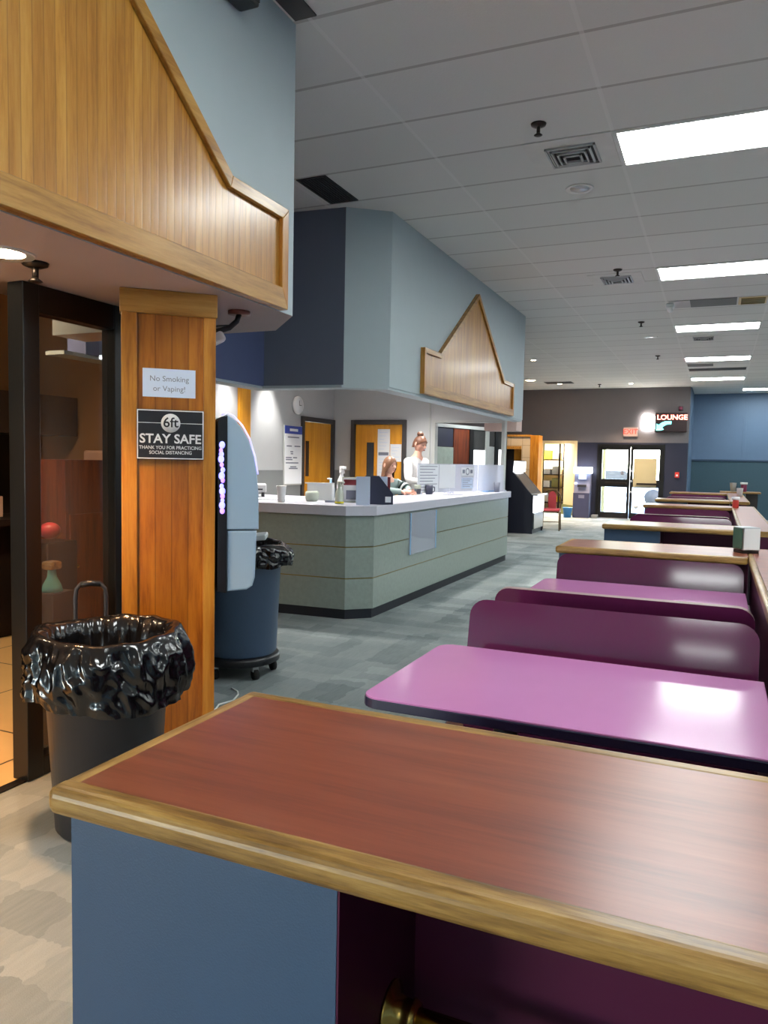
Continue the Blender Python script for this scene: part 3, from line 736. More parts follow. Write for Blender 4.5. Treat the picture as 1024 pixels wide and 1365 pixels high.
cp = thing('ceiling_grille', 'grey ceiling grille panel in line with the light panels', 'ceiling grille', (-.1, 10.95, ZC))
obj('panel', MB().box(-.44, .12, 10.74, 11.2, ZC - .008, ZC - .001), 'panelgrey', cp)
obj('pale_panel', MB().box(-.70, -.44, 10.74, 11.2, ZC - .008, ZC - .001), 'ventgrey', cp)
gv = thing('gold_vent', 'small gold toned vent in the ceiling beside the grey grille', 'air vent', (.31, 10.98, ZC))
obj('frame', MB().box(.14, .47, 10.76, 11.2, ZC - .01, ZC - .001), 'creamroom', gv)
for k in range(4): obj('slat', MB().box(.17, .45, 10.80 + k * .1, 10.86 + k * .1, ZC - .022, ZC - .01), 'gold', gv)
cp = thing('ceiling_grille', 'far dark grille strip in the ceiling before the last light panel', 'ceiling grille', (-.1, 18.3, ZC))
obj('panel', MB().box(-.70, .45, 18.1, 18.5, ZC - .008, ZC - .001), 'ventdark', cp)
cp = thing('ceiling_grille', 'short grey grille in the ceiling beyond the fourth light panel', 'ceiling grille', (-.3, 17.4, ZC))
obj('panel', MB().box(-.70, -.2, 17.3, 17.7, ZC - .008, ZC - .001), 'panelgrey', cp)
es = thing('emergency_light', 'small white emergency light under the ceiling left of the grey grille', 'emergency light', (-.69, 10.9, ZC))
obj('housing', MB().box(-.74, -.64, 10.86, 10.94, ZC - .06, ZC - .001, .01), 'white', es)
for dy in (-.05, .05): obj('lamp_head', MB().sphere((-.69, 10.9 + dy, ZC - .08), .035), 'white', es)
vt = thing('return_grille', 'dark grille in the far ceiling above the storage doorway', 'air vent', (-4, 20.3, ZC))
obj('frame', MB().box(-4.3, -3.6, 20.05, 20.5, ZC - .01, ZC - .001), 'ventdark', vt)

# ------------------------------------------------------------------ booths
CAPZ = .92
def bullnose(mb, pts, r=.021):
    mb.tube(pts, r, 12); return mb
def partition(y0, y1, flip, label, rail=False):
    """half wall with wood cap between x -0.965 and 0.19; aisle side is y0 (flip False) or y1 (flip True)"""
    x0, x1 = -.965, .188
    t = thing('booth_partition', label, 'booth partition', (-.39, (y0 + y1) / 2, 0), 'wood capped booth partitions')
    obj('laminate_top', MB().box(x0 + .03, x1, y0 + .03, y1 - .03, CAPZ - .04, CAPZ), 'cherry', t)
    e = MB()
    for a in ((x0, x1, y0, y0 + .05), (x0, x1, y1 - .05, y1)):
        e.box(a[0], a[1], a[2], a[3], CAPZ - .046, CAPZ + .001, .016, 4)
    obj('oak_edge', e, 'oakedge', t)
    obj('oak_edge', MB().box(x0 + .0004, x0 + .05, y0 + .02, y1 - .02, CAPZ - .0455, CAPZ + .0004, .016, 4), 'oakedgey', t)
    ya, yb = (y0 + .035, y0 + .335) if not flip else (y1 - .335, y1 - .035)
    obj('end_panel', MB().box(x0 + .02, -.455, y0 + .035, y1 - .035, 0, CAPZ - .044), 'bluepanel', t, label='slate blue end panel')
    obj('plum_panel', MB().box(-.453, x1, ya + (.30 if not flip else -.0), yb - (0 if not flip else .30) + (.02 if not flip else 0) + (0 if not flip else .02), 0, CAPZ - .044) if False else
        MB().box(-.453, x1, (y0 + .335) if not flip else (y0 + .06), (y1 - .06) if not flip else (y1 - .335), 0, CAPZ - .044), 'plumdark', t, label='dark plum panel')
    obj('side_panel', MB().box(-.455, -.4515, y0 + .036, y1 - .036, 0, CAPZ - .045), 'plumdark', t)
    if rail:
        rr = obj('foot_rail', MB().tube([(-.45, y0 + .225, .56), (.18, y0 + .225, .56)], .0165, 16), 'brass', t, label='brass rail')
        obj('flange', MB().lathe([(.045, 0), (.045, .006), (.026, .012), (.023, .035), (.027, .04), (.022, .05)], (-.4515, y0 + .225, .56), 28, 'X'), 'brass', rr)
    return t
def ledge(y0, y1, label):
    t = thing('side_ledge', label, 'ledge', (.34, (y0 + y1) / 2, 0), 'long side ledges of the booths')
    obj('laminate_top', MB().box(.22, .46, y0 + .01, y1 - .01, CAPZ - .04, CAPZ), 'cherry', t)
    for a in (.1905, .458): obj('oak_edge', MB().box(a, a + .032, y0, y1, CAPZ - .046, CAPZ + .001, .012, 4), 'oakedgey', t)
    for a in (y0, y1 - .012): obj('end_edge', MB().box(.22, .46, a, a + .012, CAPZ - .046, CAPZ + .001), 'oakedge', t)
    obj('plum_panel', MB().box(.21, .44, y0 + .02, y1 - .02, 0, CAPZ - .042), 'plumdark', t, label='dark plum panel')
    return t
def rrect(w, z0, z1, r, n=6):
    pts = [(-w, z0), (w, z0)]
    for k in range(n + 1):
        a = PI / 2 * k / n; pts.append((w - r + r * math.cos(a), z1 - r + r * math.sin(a)))
    for k in range(n + 1):
        a = PI / 2 * (1 + k / n); pts.append((-w + r + r * math.cos(a), z1 - r + r * math.sin(a)))
    return pts
def bench(y, facing, label):
    """y: where the top edge of the sitting face is; facing -1 looks to the camera"""
    t = thing('booth_bench', label, 'bench', (-.385, y, 0), 'plum booth benches', 0 if facing < 0 else PI)
    lean = -.20
    mb = MB(); mb.T = Matrix.Translation((0, 0, .88)) @ Matrix.Rotation(lean, 4, 'X') @ Matrix.Translation((0, 0, -.88))
    mb.mi = 1; mb.prism(rrect(.552, .40, .88, .07), 0.0, .026, 'Y')
    for f in mb.bm.faces:
        if len(f.verts) > 6: f.material_index = 0
    obj('backrest', mb, ['plum', 'plumedge'], t, local=True)
    mb = MB(); mb.box(-.55, .55, -.47, -.03, .415, .445, .012, 3); obj('seat', mb, 'plum', t, local=True)
    for x in (-.46, .46): obj('leg', MB().box(x - .035, x + .035, -.36, -.05, 0, .414, .006), 'blackplastic', t, local=True)
    return t
def table(y0, y1, label):
    t = thing('booth_table', label, 'table', (-.385, (y0 + y1) / 2, 0), 'orchid booth tables')
    def rr(x0, x1, a, b, r):
        p = [(x1, a), (x1, b)]
        for k in range(7):
            an = PI / 2 * (1 + k / 6); p.append((x0 + r + r * math.cos(an), b - r + r * math.sin(an)))
        for k in range(7):
            an = PI * (1 + k / 12); p.append((x0 + r + r * math.cos(an), a + r + r * math.sin(an)))
        return p
    obj('table_top', MB().prism(rr(-.957, .17, y0 + .002, y1 - .002, .06), .722, .75, 'Z', .003), 'pink', t)
    obj('edge_band', MB().prism(rr(-.960, .17, y0, y1, .062), .715, .745, 'Z', .004), 'navyedge', t)
    ym = (y0 + y1) / 2
    obj('pedestal', MB().cyl((-.6, ym, .03), .04, .685, 20), 'blackplastic', t)
    obj('foot', MB().lathe([(.24, 0), (.24, .012), (.06, .03)], (-.6, ym, 0), 28), 'blackplastic', t)
    obj('wall_bracket', MB().box(.13, .188, ym - .2, ym + .2, .66, .714, .004), 'blackplastic', t)
    return t
capnames = ['nearest wood capped half wall with slate blue end, filling the foreground', 'second wood capped half wall, behind the two nearest plum benches with the napkin dispenser on it',
            'third wood capped half wall, showing its slate blue end across the gap', 'fourth wood capped half wall, closing the middle booths',
            'fifth wood capped half wall, just beyond the middle booths', 'sixth wood capped half wall, closest to the exit doors']
bn = ['plum bench directly behind the nearest wood capped half wall, facing the orchid table', 'large plum bench nearest the camera, facing it behind the orchid table', 'plum bench showing its dark back right behind the nearest plum bench', 'plum bench facing the camera against the second wood capped half wall']
for i, y in enumerate((.865, 7.2, 13.55)):
    w = ['nearest', 'middle', 'far'][i]
    partition(y, y + .585, False, capnames[2 * i], rail=(i == 0))
    partition(y + 4.15, y + 4.735, True, capnames[2 * i + 1])
    ledge(y, y + 4.735, ['nearest long wood ledge along the right of the booths', 'middle long wood ledge with the red and white jar on its far end', 'far long wood ledge near the blue wall'][i])
    o = y - .865
    lb = bn if i == 0 else ['plum bench behind the %s, back to the camera' % capnames[2 * i].split(',')[0], 'plum bench facing the camera in the first half of the %s booths' % w, 'plum bench turned away in the second half of the %s booths' % w, 'plum bench facing the camera against the %s' % capnames[2 * i + 1].split(',')[0]]
    bench(o + 1.515, 1, lb[0]); bench(o + 3.07, -1, lb[1]); bench(o + 3.46, 1, lb[2]); bench(o + 4.97, -1, lb[3])
    table(o + 2.014, o + 2.765, ['large orchid booth table behind the nearest half wall', 'orchid table in the first half of the middle booths', 'orchid table in the first half of the far booths'][i])
    table(o + 3.95, o + 4.70, ['second orchid table, glimpsed behind the dark bench back', 'orchid table in the second half of the middle booths', 'orchid table in the second half of the far booths'][i])

nd = thing('napkin_dispenser', 'metal napkin dispenser with dark green side on the second wood capped half wall', 'napkin dispenser', (.180, 5.32, CAPZ), rz=.5)
mb = MB(); mb.box(-.055, .06, -.06, .06, .018, .165, .008); obj('case', mb, 'steel', nd, local=True)
obj('side_panel', MB().box(-.0585, -.0552, -.052, .052, .026, .158, .001), 'napgreen', nd, local=True, label='dark green side panel')
obj('base', MB().box(-.05, .055, -.055, .055, 0, .018), 'darkmetal', nd, local=True)
obj('face_plate', MB().box(-.05, .055, -.064, -.0602, .025, .158, .001), 'white', nd, local=True)
kt = thing('condiment_jar', 'red jar with white lid on the far end of the middle side ledge', 'jar', (.235, 11.4, CAPZ))
obj('jar', MB().lathe([(.036, 0), (.04, .01), (.04, .10), (.034, .11)], (0, 0, 0), 24), 'red', kt, local=True); obj('lid', MB().cyl((0, 0, .11), .05, .04, 24), 'white', kt, local=True)
simple('paper_cup', 'white cup standing on the far side ledge behind the red jar', 'cup', MB().lathe([(.045, 0), (.06, .16), (.062, .165)], (.39, 16.0, CAPZ), 24), 'white')
rt_ = thing('score_stand', 'small wood topped dark stand near the blue wall', 'stand', (.40, 19.6, 0))
obj('top', MB().box(.05, .92, 19.4, 19.9, .88, .92, .008), 'oakedge', rt_); obj('pedestal', MB().box(.60, .86, 19.5, 19.8, 0, .88, .01), 'darkshelf', rt_)
simple('grey_cup', 'grey cup on the small stand near the blue wall', 'cup', MB().lathe([(.05, 0), (.075, .2), (.077, .205)], (.33, 19.6, CAPZ), 24), 'ventgrey')
kt = thing('condiment_jar', 'white lidded jar with red label on the small stand near the blue wall', 'jar', (.56, 19.65, CAPZ))
obj('jar', MB().lathe([(.06, 0), (.065, .02), (.065, .15), (.055, .17)], (0, 0, 0), 24), 'purplerose', kt, local=True); obj('lid', MB().cyl((0, 0, .17), .08, .05, 24), 'white', kt, local=True)

# ------------------------------------------------------------------ service counter
ct = thing('service_counter', 'long grey green service counter with pale lilac worktop', 'counter', (-3.3, 8, 0))
outl = [(-5.2, 6.03), (-3.08, 6.146), (-2.88, 6.335), (-2.88, 11.22), (-3.5, 11.22), (-3.5, 7.1), (-5.2, 7.1)]
def shrink(d):
    return [(-5.2, 6.03 + d), (-3.08 - d * .4, 6.146 + d), (-2.88 - d, 6.335 + d * .4), (-2.88 - d, 11.22 - d), (-3.5, 11.22 - d), (-3.5, 7.1), (-5.2, 7.1)]
zb = [.085, .375, .665, .955]
for a, b in zip(zb, zb[1:]): obj('front_panel', MB().prism(shrink(.004), a + .006, b - .004), 'stone', ct)
for z in zb[1:3]: obj('gold_strip', MB().prism(shrink(.010), z - .006, z + .008), 'gold', ct)
obj('kick_board', MB().prism(shrink(.02), 0, .088), 'kick', ct)
obj('worktop', MB().prism([(-5.2, 6.0), (-3.07, 6.12), (-2.855, 6.325), (-2.855, 11.25), (-3.58, 11.25), (-3.58, 7.5), (-5.2, 7.5)], .955, 1.046, 'Z', .004), 'countertop', ct)
ap = thing('acrylic_panel', 'pale blue clear acrylic panel fixed on the counter front', 'acrylic panel', (-2.87, 7.6, .7))
obj('sheet', MB().box(-2.882, -2.868, 7.2, 7.98, .50, .93, .002), 'acrylic', ap)
for y in (7.2, 7.965): obj('edge_strip', MB().box(-2.87, -2.862, y, y + .015, .5, .93), 'bottleblue', ap)

CZ = 1.046
def at(x, y, rz=0): return Matrix.Translation((x, y, CZ)) @ Matrix.Rotation(rz, 4, 'Z')
cup = thing('foam_cup', 'tall white foam cup on the counter beside the jukebox', 'cup', (-3.86, 6.30, CZ))
obj('wall', MB().lathe([(.032, 0), (.034, .004), (.047, .15), (.05, .155), (.046, .157), (.031, .01)], (0, 0, 0), 28), 'white', cup, local=True)
bx = thing('paper_bin', 'white plastic bin on the counter behind the small clear jar', 'bin', (-3.78, 6.95, CZ), rz=.35)
mb = MB()
for k, (a, b) in enumerate((((-.15, -.11), (.15, -.11)), ((.15, -.11), (.15, .11)), ((.15, .11), (-.15, .11)), ((-.15, .11), (-.15, -.11)))):
    A, B = Vector(a), Vector(b); d = (B - A).normalized(); n_ = Vector((-d.y, d.x)) * .006
    mb.prism([tuple(A * .86), tuple(B * .86), tuple(B * .86 + n_), tuple(A * .86 + n_)], 0, .175)
mb.box(-.125, .125, -.092, .092, 0, .008); obj('body', mb, 'white', bx, local=True)
obj('rim', MB().box(-.15, .15, -.112, -.09, .168, .18, .003), 'white', bx, local=True)
jr = thing('plastic_jar', 'small cloudy plastic tub on the counter in front of the white bin', 'jar', (-3.70, 6.62, CZ))
obj('tub', MB().lathe([(.05, 0), (.068, .03), (.07, .075), (.06, .10)], (0, 0, 0), 28), 'bottleclear', jr, local=True)
def spray(name, label, x, y, h, r, mat, rz, liquid=None, head='white'):
    t = thing(name, label, 'spray bottle', (x, y, CZ), rz=rz)
    obj('bottle', MB().lathe([(r * .95, 0), (r, .01), (r, h * .45), (r * .8, h * .58), (r * .38, h * .72), (r * .36, h * .78)], (0, 0, 0), 28), mat, t, local=True)
    if liquid: obj('liquid', MB().lathe([(r * 1.004, .008), (r * 1.004, h * .12)], (0, 0, 0), 28), liquid, t, local=True)
    mb = MB(); mb.cyl((0, 0, h * .77), r * .45, h * .08, 16); mb.box(-.022, .022, -.018, .018, h * .84, h * .94, .005); mb.box(-.075, .03, -.014, .014, h * .91, h, .006)
    obj('spray_head', mb, head, t, local=True)
    tr = MB(); tr.tube([(-.03, 0, h * .90), (-.052, 0, h * .85), (-.058, 0, h * .78)], .006, 8); obj('trigger', tr, head, t, local=True)
    return t
spray('spray_bottle', 'tall white spray bottle at the back of the counter', -3.72, 7.30, .35, .05, 'white', 2.6)
spray('spray_bottle', 'clear spray bottle with a little yellow liquid at the counter corner', -3.26, 6.36, .215, .042, 'bottleclear', 2.6, 'yellowliquid', 'bottleclear')
lb_ = thing('lotion_bottle', 'pale blue pump bottle beside the tall white spray bottle', 'bottle', (-3.83, 7.26, CZ))
obj('bottle', MB().lathe([(.04, 0), (.045, .02), (.045, .11), (.03, .15), (.014, .17), (.012, .21)], (0, 0, 0), 24), 'bottleblue', lb_, local=True)
obj('pump', MB().box(-.04, .012, -.008, .008, .205, .22, .003), 'white', lb_, local=True)
hd = thing('sign_holder', 'clear sign holder with red printed leaflet on the counter corner', 'sign holder', (-3.27, 6.72, CZ), rz=.42)
obj('stand', MB().box(-.13, .13, -.004, .004, 0, .25, .002), 'bottleclear', hd, local=True)
obj('leaflet', MB().box(-.12, .12, -.0065, -.0045, .01, .24), 'paper', hd, local=True)
obj('leaflet_band', MB().box(-.115, .115, -.008, -.0066, .17, .225), 'maroon', hd, local=True)
obj('leaflet_print', MB().box(-.09, .07, -.008, -.0066, .03, .12), 'greyink', hd, local=True)
simple('white_folder', 'white folder standing upright beside the navy magazine file', 'folder', MBat(at(-3.02, 6.36, .42)).box(-.06, .07, -.012, .012, 0, .265, .003), 'paperblue')
mf = thing('magazine_file', 'navy magazine file holding papers on the counter corner', 'magazine file', (-2.97, 6.62, CZ), rz=.46)
pts = [(-.13, 0), (.135, 0), (.135, .10), (.0, .27), (-.13, .27)]
for y in (-.05, .046): obj('side', MB().prism(pts, y, y + .004, 'Y'), 'filenavy', mf, local=True)
mb = MB(); mb.box(-.13, .135, -.046, .046, 0, .004); mb.box(-.134, -.13, -.05, .05, 0, .27); mb.box(.131, .135, -.046, .046, 0, .10); obj('tray', mb, 'filenavy', mf, local=True)
obj('label_card', MB().box(.06, .115, -.053, -.0505, .02, .075), 'paper', mf, local=True, label='small white label card')
simple('paper_stack', 'white papers standing inside the navy magazine file', 'papers', MBat(at(-2.97, 6.62, .46)).box(-.11, .08, -.03, .012, .006, .265), 'paperblue')
simple('red_folder', 'maroon folder standing inside the navy magazine file', 'folder', MBat(at(-2.97, 6.62, .46)).box(-.1, .11, .018, .03, .006, .26), 'maroon')
simple('binder_clip', 'small dark clip lying on the counter between the tub and the bottles', 'clip', MBat(at(-3.45, 6.55, .4)).box(-.06, .05, -.008, .008, 0, .02, .003), 'greyink')
simple('loose_paper', 'loose white paper lying on the counter behind the foam cup', 'paper', MBat(at(-4.1, 6.75, .5)).box(-.3, .15, -.12, .12, 0, .006), 'paper')
pr = thing('receipt_printer', 'pale receipt printer on the counter at the left beside the jukebox', 'printer', (-4.72, 7.0, CZ), rz=.6)
obj('body', MB().box(-.2, .2, -.14, .14, .05, .14, .012), 'white', pr, local=True)
for x in (-.17, .15): obj('foot', MB().box(x, x + .03, -.12, .12, 0, .05), 'blackplastic', pr, local=True)
obj('slot', MB().box(-.16, .16, -.143, -.14, .075, .09), 'ink', pr, local=True)
pb = thing('candy_box', 'red and white box standing on the receipt printer', 'box', (-4.76, 7.02, CZ + .14), rz=.6)
obj('body', MB().box(-.09, .04, -.04, .04, 0, .13, .004), 'white', pb, local=True); obj('red_half', MB().box(.0405, .12, -.04, .04, 0, .12, .004), 'red', pb, local=True)

# clear guard with notices
ga, gb_ = Vector((-3.50, 8.98)), Vector((-2.94, 11.1)); gd = (gb_ - ga).normalized(); GF = frame_at((ga.x, ga.y, CZ), (gd.x, gd.y, 0)); GL = (gb_ - ga).length
sg = thing('counter_guard', 'hazy acrylic guard standing along the far half of the counter', 'sneeze guard', ((ga.x + gb_.x) / 2, (ga.y + gb_.y) / 2, CZ))
for k in range(3): obj('panel', MBat(GF).box(GL * k / 3 + .008, GL * (k + 1) / 3 - .008, .02, .395, -.004, .004), 'frosted', sg)
for k in range(4): obj('foot', MBat(GF).box(max(0, GL * k / 3 - .04), min(GL, GL * k / 3 + .04), 0, .022, -.06, .06, .003), 'acrylic', sg)
def sheet(x0, x1, z0, z1, label, mat='paper', lines=0):
    t = thing('notice_sheet', label, 'notice', tuple(GF @ Vector(((x0 + x1) / 2, (z0 + z1) / 2, .007))), 'sheets taped on the counter guard')
    obj('sheet', MBat(GF).box(x0, x1, z0, z1, .0045, .0065), mat, t)
    if lines:
        mb = MBat(GF)
        for k in range(lines):
            z = z1 - (z1 - z0) * (k + .8) / (lines + .6); mb.box(x0 + .03, x1 - .03 - .05 * (k % 3), z, z + .008, .0066, .0072)
        obj('print', mb, 'greyink', t)
    return t
sheet(.02, .47, .02, .385, 'large white sheet on the left end of the clear counter guard', 'paper', 9)
sheet(.49, .87, .07, .385, 'plain white sheet second from the left on the counter guard', 'paper')
t = sheet(1.02, 1.34, .24, .35, 'small sheet with grey round emblem on the counter guard', 'paper')
mb = MBat(GF); mb.lathe([(.035, .0066), (.048, .0072), (.05, .0066)], (1.18, .295, 0), 24, cap=False); mb.box(1.05, 1.11, .27, .32, .0066, .0072); mb.box(1.25, 1.31, .27, .32, .0066, .0072); obj('emblem', mb, 'greyink', t)
sheet(1.03, 1.33, .06, .21, 'pale blue sheet below the emblem sheet on the guard', 'paperblue', 5)
for k, (x, y, h) in enumerate(((-3.10, 10.72, .30), (-3.06, 10.86, .27))):
    t = thing('sanitizer_bottle', ['tall clear bottle behind the right end of the counter guard', 'clear bottle at the far right end of the counter guard'][k], 'bottle', (x, y, CZ))
    obj('bottle', MB().lathe([(.045, 0), (.05, .02), (.05, h * .7), (.02, h * .85), (.016, h)], (0, 0, 0), 20), 'bottleblue', t, local=True); obj('pump', MB().box(-.05, .014, -.01, .01, h - .01, h + .012, .003), 'white', t, local=True)
simple('cup_stack', 'grey cup at the right end of the counter in front of the guard', 'cup', MB().lathe([(.035, 0), (.045, .14)], (-2.93, 10.72, CZ), 20), 'greyink')
mg = thing('coffee_mug', 'dark mug on the counter before the left notice sheets', 'mug', (-3.40, 9.16, CZ))
obj('body', MB().lathe([(.042, 0), (.046, .01), (.048, .12), (.044, .12), (.041, .02)], (0, 0, 0), 24), 'filenavy', mg, local=True)
obj('handle', MB().tube([(.046, 0, .10), (.075, 0, .09), (.075, 0, .045), (.046, 0, .03)], .006, 8), 'filenavy', mg, local=True)
cb = thing('iced_drink', 'clear cup with dark drink beside the dark mug on the counter', 'cup', (-3.47, 8.93, CZ))
obj('cup', MB().lathe([(.036, 0), (.045, .12), (.046, .125)], (0, 0, 0), 24), 'bottleclear', cb, local=True); obj('drink', MB().lathe([(.0372, .01), (.0435, .075)], (.003, -.003, 0), 24), 'ink', cb, local=True)
simple('clipboard', 'dark flat clipboard lying on the counter in front of the guard', 'clipboard', MBat(at(-3.12, 9.3, 1.25)).box(-.15, .15, -.05, .05, 0, .006), 'greyink')

# ------------------------------------------------------------------ people
def skin_mesh(nodes, edges, root, sub=2):
    me = bpy.data.meshes.new('figure'); names = list(nodes); ix = {n: i for i, n in enumerate(names)}
    me.from_pydata([nodes[n][0] for n in names], [(ix[a], ix[b]) for a, b in edges], [])
    o = bpy.data.objects.new('figure_source', me); COL.objects.link(o)
    md = o.modifiers.new('skin', 'SKIN'); md.use_smooth_shade = True
    sv = me.skin_vertices[0].data
    for n in names:
        r = nodes[n][1]; sv[ix[n]].radius = r if isinstance(r, tuple) else (r, r); sv[ix[n]].use_root = (n == root)
    s2 = o.modifiers.new('sub', 'SUBSURF'); s2.levels = sub; s2.render_levels = sub
    dg = bpy.context.evaluated_depsgraph_get(); out = bpy.data.meshes.new_from_object(o.evaluated_get(dg))
    bpy.data.objects.remove(o)
    for p in out.polygons: p.use_smooth = True
    return out
def hand(nodes, edges, wrist, pre, d, side, palm_n, s=1.0, curl=.5):
    """wrist node name; d finger direction, side thumb direction, palm_n palm normal"""
    d = Vector(d).normalized(); side = Vector(side).normalized(); pn = Vector(palm_n).normalized(); W = Vector(nodes[wrist][0])
    nodes[pre + 'p'] = (W + d * .05 * s, (.034 * s, .017 * s)); edges.append((wrist, pre + 'p'))
    for k, (off, ln) in enumerate(((.027, .075), (.009, .083), (-.009, .078), (-.026, .06))):
        b = W + d * .088 * s + side * off * s; prev = pre + 'p'
        cur = d.copy(); p = b
        for j in range(3):
            nm = '%sf%d%d' % (pre, k, j); nodes[nm] = (p, .0085 * s - .0008 * j); edges.append((prev, nm)); prev = nm
            cur = (cur + pn * curl * .6).normalized(); p = p + cur * ln * s * .48
    p = W + d * .03 * s + side * .036 * s; prev = pre + 'p'
    for j in range(2):
        nm = '%st%d' % (pre, j); nodes[nm] = (p, .01 * s - .001 * j); edges.append((prev, nm)); prev = nm
        p = p + (side * .5 + d * .7 + pn * .25).normalized() * .042 * s
def head_mesh(mb, c, R, h=.225):
    """egg-shaped head with brow, nose, chin, ears; local -Y is the face"""
    mb.T = Matrix.Translation(c) @ R
    prof_n = 26; seg = 32; rings = []
    for i in range(prof_n + 1):
        t = i / prof_n; z = -h / 2 + h * t
        a = max(0.02, math.sin(PI * min(1, max(0, (t * .93 + .05)))))
        w = .074 * a ** .62 * (.80 + .25 * min(1, t * 1.7)); dpt = .094 * a ** .6 * (.82 + .2 * t)
        ring = []
        for k in range(seg):
            an = 2 * PI * k / seg; x, y = math.sin(an) * w, -math.cos(an) * dpt
            f = max(0, math.cos(an)) ** 18
            g = math.exp(-((t - .43) / .05) ** 2) * .024 + math.exp(-((t - .50) / .07) ** 2) * .010      # nose
            g += math.exp(-((t - .27) / .03) ** 2) * .006                                                # lips
            g += math.exp(-((t - .12) / .06) ** 2) * .008                                                # chin
            g -= math.exp(-((t - .20) / .025) ** 2) * .004
            y -= f * g
            for sx in (-1, 1):                                                                           # eye hollows
                da = (an if an < PI else an - 2 * PI) - sx * .42
                y += math.exp(-(da / .2) ** 2) * math.exp(-((t - .54) / .04) ** 2) * .008
            ring.append(mb.v((x, y, z)))
        rings.append(ring)
    fs = []
    for A, B in zip(rings, rings[1:]):
        for k in range(seg): fs.append(mb._f([A[k], A[(k + 1) % seg], B[(k + 1) % seg], B[k]]))
    fs.append(mb._f(rings[0][::-1])); fs.append(mb._f(rings[-1]))
    for sx in (-1, 1): mb.sphere((sx * .075, .012, .0), .03, (.35, .7, 1.1), 12, 10)
    bmesh.ops.recalc_face_normals(mb.bm, faces=[f for f in fs if f])
    for f in mb.bm.faces: f.smooth = True
    return mb
def join_into(me, mb):
    bm = bmesh.new(); bm.from_mesh(me); tmp = bpy.data.meshes.new('tmp'); mb.bm.to_mesh(tmp); mb.bm.free(); bm.from_mesh(tmp); bm.to_mesh(me); bm.free(); bpy.data.meshes.remove(tmp)
    for p in me.polygons: p.use_smooth = True
    return me
def V3(*a): return Vector(a)
def person(label, base, rz, pose, hair, mats):
    t = thing('person', label, 'person', base, rz=rz)
    N, E = pose['nodes'], pose['edges']
    body = skin_mesh(N, E, 'pelvis')
    R = pose['headR']; hc = pose['head']
    join_into(body, head_mesh(MB(), hc, R))
    bo = obj('body', body, mats['skin'], t)
    for nm, (n2, e2, root, mt) in pose['clothes'].items(): obj(nm, skin_mesh(n2, e2, root), mt, t)
    mb = MB(); mb.T = Matrix.Translation(hc) @ R
    for sx in (-1, 1): mb.sphere((sx * .031, -.080, .008), .0085, (1.2, .6, .7), 10, 8)
    obj('eyes', mb, 'eye', t, local=True)
    mb = MB(); mb.T = Matrix.Translation(hc) @ R; mb.sphere((0, -.0915, -.052), .02, (1, .3, .32), 12, 8); obj('lips', mb, 'lips', t, local=True)
    mb = MB(); mb.T = Matrix.Translation(hc) @ R; hair(mb); obj('hair', mb, mats['hair'], t, local=True, smooth=True)
    return t
def hair_cap(mb, front=.012, back=-.06, long=0.0):
    seg = 36; rings = []
    n = 16
    for i in range(n + 1):
        u = i / n; ring = []
        for k in range(seg):
            an = 2 * PI * k / seg; fr = max(0, math.cos(an)); bkf = max(0, -math.cos(an)); sdf = abs(math.sin(an))
            lo = .062 * fr + (-.02) * (1 - fr) * sdf + (back - long) * bkf
            if long: lo = .062 * fr ** .6 + (-.30) * (1 - fr ** .6)
            ztop = .122; z = ztop + (lo - ztop) * u
            e = max(.0, 1 - max(0, (z / .126)) ** 2) if z > 0 else 1.0
            s = e ** .5
            w = .083 * s; d = .103 * s
            if z < -.03 and long: w *= 1 + .25 * (-z - .03); d *= 1 + .1 * (-z - .03)
            x, y = math.sin(an) * w, -math.cos(an) * d + .006
            if long and z < -.05: y = max(y, -.02 + .5 * (-z - .05) * .3)
            wob = 1 + .035 * noise.noise(Vector((an * 3, z * 20, 2)))
            ring.append(mb.v((x * wob, y * wob, z)))
        rings.append(ring)
    for A, B in zip(rings, rings[1:]):
        for k in range(seg): mb._f([A[k], A[(k + 1) % seg], B[(k + 1) % seg], B[k]])
    mb._f(rings[0])
    bmesh.ops.recalc_face_normals(mb.bm, faces=mb.bm.faces)
def hair_bun(mb):
    hair_cap(mb, back=-.075); mb.sphere((0, .045, .128), .046, (1, 1, .85), 18, 12)
    mb.sphere((0, .045, .110), .04, (1, 1, .5), 14, 8)
